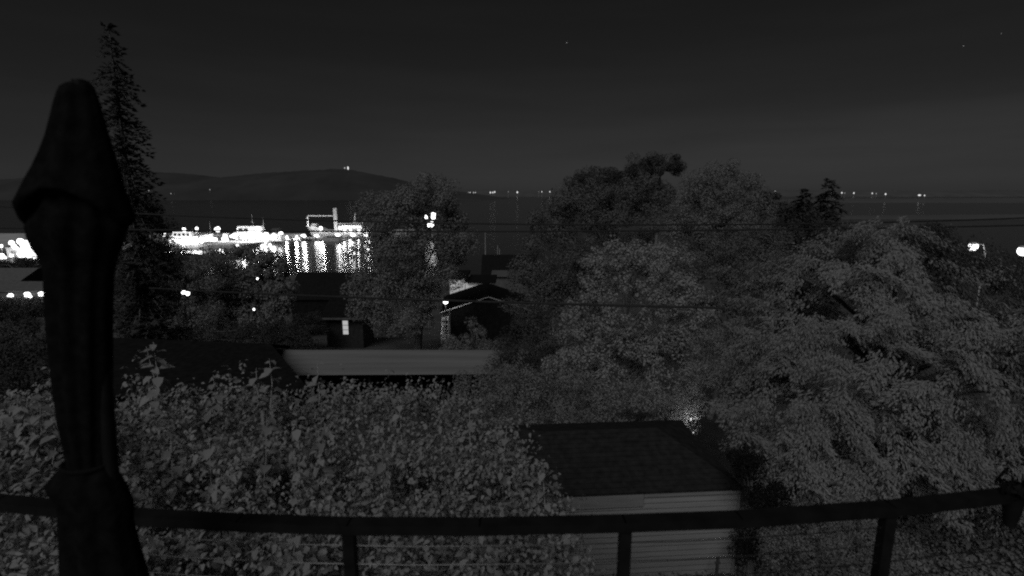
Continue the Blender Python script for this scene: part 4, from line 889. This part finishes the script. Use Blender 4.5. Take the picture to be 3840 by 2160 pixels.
# big spreading cedar on the right
r_ = np.random.default_rng(40)
cb_ = gb(3330, 13.6, 1400)
cedar = empty('spreading_cedar', cb_, 'huge spreading cedar with drooping sprays filling the right side', 'tree')
lob = [L(3000, 1180, 13.4, 1.9, 1.6), L(3250, 1080, 13.8, 2.0, 1.7), L(3200, 985, 14.6, 1.0, .75), L(3470, 1110, 13.6, 1.9, 1.5), L(3420, 960, 14.6, 1.5, .9), L(3620, 1075, 14, 1.5, .9), L(3800, 1170, 13.6, 1.9, 1.4), L(2880, 1330, 12.8, 1.25, 1.25), L(2960, 1520, 12, 1.6, 1.4), L(3230, 1400, 12, 2.0, 1.8), L(3550, 1420, 11.8, 2.1, 1.8), L(3820, 1450, 11.6, 1.8, 2.0), L(3150, 1680, 11.2, 1.5, 1.1), L(3450, 1700, 11, 1.7, 1.2), L(3760, 1720, 10.8, 1.6, 1.2), L(2990, 1740, 11.2, 1.0, .9), L(2900, 1080, 14.4, 1.1, 1.0), L(4050, 1300, 13, 2.0, 1.9), L(4000, 1600, 11.2, 1.6, 1.6), L(2830, 1490, 12.8, .8, .9)]
cent, rad = lobes_to_clumps(lob, 2.15, .42, r_, shell=.5)
axis = np.array((cb_[0], cb_[1] + .5, 0)); outc = cent - axis; outc[:, 2] = 0; outc = norm(outc)
bdir = norm(outc * .8 + np.array((0, 0, -.45)) + r_.normal(size=(len(cent), 3)) * np.array((.6, .6, .3)))          # direction of each pad
bside = norm(np.cross(bdir, np.array((0, 0, 1.0)))); per = 225
q1 = r_.uniform(-1, 1, (len(cent), per)); q2 = r_.normal(size=(len(cent), per)) * .45 * (1.15 - .5 * (q1 + 1) * .8); q3 = r_.normal(size=(len(cent), per))
ls = rad[:, None]
pos = cent[:, None] + bdir[:, None] * (q1 * ls * 1.15)[..., None] + bside[:, None] * (q2 * ls * .9)[..., None]
pos[..., 2] += q3 * .05 - .26 * ls * (np.maximum(q1 + .3, 0) ** 2) - .35 * np.abs(q2) * ls * .5
pos = pos + outc[:, None] * (q3 * .06)[..., None]
pos = pos.reshape(-1, 3); n_ = len(pos); B_d = np.repeat(bdir, per, 0); O_d = np.repeat(outc, per, 0)
nrm = np.array((0, 0, .75)) + O_d * .9 + r_.normal(size=(n_, 3)) * .35; tan = B_d + np.repeat(bside, per, 0) * (np.sign(q2.reshape(-1, 1)) * .5) + r_.normal(size=(n_, 3)) * .35 + np.array((0, 0, -.5))
NARROW_V = SMALL_V * np.array((.5, 1, 1), np.float32)
V, F = scatter(NARROW_V, SMALL_F, pos - np.array(cb_), nrm, tan, .092 * (.6 + .8 * r_.random(n_)))
link('crown', from_np('crown', V, F), M['cedar'], cedar)
tb = trunk_mesh(cb_, (cb_[0], cb_[1] + .4, CAMZ - 1.8), .32, cent[r_.choice(len(cent), 46, replace=False)], r_); tb.build('trunk', M['bark'], cedar)
# dark trunk and small shrub at the right corner of the shed, shade put into its colour
broad_tree('corner_shrub', 'shade-coloured leafy shrub at the right corner of the shed', 'shrub', gb(2850, 9.6, 1900), [L(2830, 1790, 9.6, .33, .42), L(2850, 1900, 9.5, .30, .6), L(2800, 1740, 9.6, .28, .22), L(2900, 1870, 9.5, .3, .3), L(2820, 2010, 9.4, .22, .5)], 6.01, 0.181, 176, 0.0414, M['leaf_shade'], 31, r0=.05)
broad_tree('lawn_shrub', 'low pale shrub beside the shed under the cedar', 'shrub', gb(3050, 8.6, 2000), [L(3080, 2010, 8.8, .75, .35), L(3250, 1990, 8.8, .7, .35), L(2960, 2080, 8.4, .5, .3), L(3180, 2080, 8.4, .7, .3)], 4.5, 0.22, 162, 0.0385, M['leaf_mid'], 32, r0=.03)
# garden lamp
lp = P(2592, 1621, 15.4); gl = empty('garden_lamp', (lp.x, 15.4, tz(lp.x, 15.4)), 'small bright garden lamp behind the shed roof beside the cedar', 'lamp'); g_ = tz(lp.x, 15.4)
m_ = MB(); m_.ball((0, 0, lp.z - g_), .06, 10, 6, (1.5, 1, .8)); m_.build('lamp_head', M['lamp_soft'], gl)
m_ = MB(); m_.tube([(0, 0, -.2), (0, 0, lp.z - g_ - .04)], .02, 6); m_.build('lamp_post', M['darkwall'], gl)
m_ = MB(); m_.tube([(0, 0, lp.z - g_ + .045), (0, 0, lp.z - g_ + .09)], [.09, .02], 10); m_.build('cap', M['darkwall'], gl)
light('bulb', (0, -.05, lp.z - g_ + .4), 20, .14, gl)

# ---- foreground hedge of broad-leaved shrubs with tall shoots
leaf_me = from_np('leaf', LEAF_V * np.array((1, 1, 1)), LEAF_F, True)
def hedge(nm, label, cat, base, lobes, dens, cr, per, size, seed, shoots):
    r = np.random.default_rng(seed); root = empty(nm, base, label, cat)
    cent, rad = lobes_to_clumps(lobes, dens, cr, r, shell=.78)
    n = len(cent) * per; pos, nrm, tan = clump_leaves(cent, rad, per, r, squash=1.25, up=.35, inner=.25)
    tan = r.normal(size=(n, 3)) * .75 + np.array((0, 0, -.5)); nrm = nrm + r.normal(size=(n, 3)) * .5 + np.array((0, -.3, .2))
    siz = size * (.5 + .5 * r.random(n) + .9 * r.random(n) ** 5)
    ns = int(len(cent) * .17); tops = cent[r.choice(len(cent), ns, replace=False)]        # upright spires of larger hanging leaves
    hgt = r.uniform(.3, .75, ns); k = 18; tt = r.random((ns, k)); an = r.random((ns, k)) * 6.283
    dd = np.stack([np.cos(an), np.sin(an), -.45 + .5 * r.normal(size=(ns, k)) * .5], -1)
    ps = tops[:, None] + np.stack([.02 * r.normal(size=(ns, k)), .02 * r.normal(size=(ns, k)), tt * hgt[:, None]], -1) + np.array((0, -.08, 0))
    pos = np.concatenate([pos, ps.reshape(-1, 3)]); tan = np.concatenate([tan, dd.reshape(-1, 3)]); nrm = np.concatenate([nrm, (dd * .4 + np.array((0, 0, 1)) + r.normal(size=dd.shape) * .3).reshape(-1, 3)])
    siz = np.concatenate([siz, (size * (1.0 + .7 * r.random((ns, k))) * (1.1 - .6 * tt)).ravel()])
    V, F = scatter(LEAF_V, LEAF_F, pos - np.array(base), nrm, tan, siz)
    tag(link('foliage', from_np('foliage', V, F, False), M['leaf_big'], root), kind='stuff')
    st_ = MB(base)
    for q_ in cent[r.choice(len(cent), min(40, len(cent)), replace=False)]:
        st_.tube([(base[0] + (q_[0] - base[0]) * .7, base[1] + (q_[1] - base[1]) * .7 + .2, base[2] - .2), tuple(q_ * .5 + np.array((base[0] * .2 + q_[0] * .3, base[1] * .2 + q_[1] * .3, (base[2] + .3) * .5)) ), tuple(q_)], [.03, .02, .006], 5, cap=False)
    st_.build('stems', M['bark'], root)
    B = Vector(base)
    for (xs, yt, yb, d, nl, sz) in shoots:
        nl = int(nl * 1.45); sz *= 1.05
        tp, bt = P(xs, yt, d), P(xs + r.normal() * 18, yb, d - .1); s_ = MB(B)
        mid = tp.lerp(bt, .5) + Vector((r.normal() * .03, r.normal() * .03, 0))
        s_.tube([bt, mid, tp], [.006, .005, .002], 5); sh_ = s_.build('shoot', M['stem'], root)
        for k in range(nl):
            f = 1 - (k + .3) / nl; p = (bt.lerp(mid, f * 2) if f < .5 else mid.lerp(tp, f * 2 - 1)); a = k * 2.4 + r.normal() * .3; f = f ** .8
            dv = Vector((math.cos(a), math.sin(a), .25 - .9 * r.random())).normalized(); up_ = (Vector((0, 0, 1)) + dv * .3 + Vector(r.normal(size=3)) * .25)
            x_ = dv.cross(up_).normalized(); z_ = x_.cross(dv).normalized(); s = sz * (.75 + .5 * r.random()) * (.6 + .4 * min(1, (1 - f) * 4 + .3))
            o = link('leaf', leaf_me, M['leaf_big'], sh_)
            mt_ = Matrix((x_, dv, z_)).transposed().to_4x4(); mt_.translation = p - B + dv * .015; o.matrix_local = mt_ @ Matrix.Diagonal((s * 1.25, s, s, 1))
    return root
hedge('broadleaf_hedge', 'broad leafy hedge with tall shoots filling the foreground behind the railing', 'hedge', (-1.6, 5.4, tz(-1.6, 5.4)),
      [L(620, 1690, 5.6, .75, .62), L(860, 1680, 5.7, .8, .62), L(1100, 1670, 5.9, .8, .62), L(1350, 1670, 6.0, .85, .62), L(1570, 1660, 6.2, .85, .62), L(1750, 1710, 6.2, .62, .6),
       L(560, 1900, 4.7, .7, .6), L(800, 1920, 4.7, .75, .65), L(1060, 1930, 4.8, .75, .65), L(1330, 1940, 4.8, .75, .65), L(1580, 1940, 4.9, .75, .65), L(1820, 1930, 5.0, .75, .6), L(1975, 1960, 5.1, .5, .55),
       L(650, 2180, 4.0, .7, .6), L(950, 2190, 4.0, .75, .6), L(1300, 2190, 4.0, .75, .6), L(1650, 2180, 4.1, .75, .6), L(1960, 2180, 4.3, .65, .6)], 19, .18, 36, .056, 50,
      [(575, 1283, 1560, 4.6, 16, .105), (548, 1300, 1560, 4.55, 12, .095), (800, 1405, 1560, 5.2, 8, .11), (1010, 1345, 1530, 5.4, 10, .11), (960, 1380, 1520, 5.4, 7, .10), (1190, 1360, 1540, 5.5, 7, .12),
       (785, 1640, 1950, 4.5, 13, .11), (1000, 1560, 1880, 4.6, 13, .12), (1110, 1570, 1860, 4.7, 12, .11), (1195, 1620, 1900, 4.6, 12, .11), (910, 1720, 1960, 4.4, 10, .11), (1430, 1700, 1960, 4.6, 9, .11), (1760, 1540, 1800, 5.2, 11, .11), (1900, 1600, 1850, 5.2, 10, .11), (1490, 1480, 1700, 5.6, 9, .11),
       (640, 1640, 1900, 4.4, 10, .1), (2030, 1730, 1900, 4.8, 8, .10), (700, 1960, 2200, 3.8, 9, .1), (1120, 1960, 2200, 3.8, 9, .1)])
hedge('plum_shrub', 'leafy shrub left of the umbrella behind the railing', 'shrub', (-4.2, 4.4, tz(-4.2, 4.4)),
      [L(30, 1740, 4.3, .6, .5), L(170, 1780, 4.2, .55, .5), L(-140, 1720, 4.5, .7, .6), L(60, 1960, 3.8, .65, .6), L(250, 1960, 3.8, .6, .55), L(-160, 1960, 3.9, .7, .6), L(90, 2180, 3.4, .6, .5), L(330, 2180, 3.5, .6, .5)], 20, .18, 36, .056, 51,
      [(40, 1515, 1720, 4.0, 10, .11), (105, 1490, 1700, 4.0, 11, .11), (150, 1520, 1720, 3.95, 10, .105), (185, 1540, 1740, 3.95, 10, .1), (10, 1560, 1760, 3.9, 9, .11)])

# ground cover on the bank below the deck and under the cedar
r_ = np.random.default_rng(60); n_ = 42000
x = r_.uniform(-3, 16, n_); y = r_.uniform(4.5, 14, n_); keep = x < y * 1.25 + 1; x, y = x[keep], y[keep]; n_ = len(x)
pat = np.sin(x * 2.1 + np.sin(y * 1.7)) * np.sin(y * 2.6 + x * .6)
pos = np.stack([x, y, terrain(x, y) + r_.random(n_) * (.10 + .14 * np.clip(pat, 0, 1))], 1)
V, F = scatter(SMALL_V, SMALL_F, pos, r_.normal(size=(n_, 3)) * .6 + np.array((0, -.3, 1)), r_.normal(size=(n_, 3)) + np.array((0, 0, .4)), .10 * (.5 + r_.random(n_)))
tag(link('ground_cover', from_np('ground_cover', V, F), M['grass']), kind='stuff', label='low leafy ground cover on the bank right of the shed', cat='ground cover')

# stars
for k, (xs, ys) in enumerate(((2125, 160), (3613, 172), (3755, 126))):
    p = P(xs, ys, 20000); m_ = MB(p); m_.ball(p, 10 if k < 2 else 7, 6, 4)
    tag(m_.build('star', M['star']), ['faint star above the clumpy tree in the upper sky', 'brightest star at the upper right of the sky', 'dim star near the upper right corner of the sky'][k], 'star')
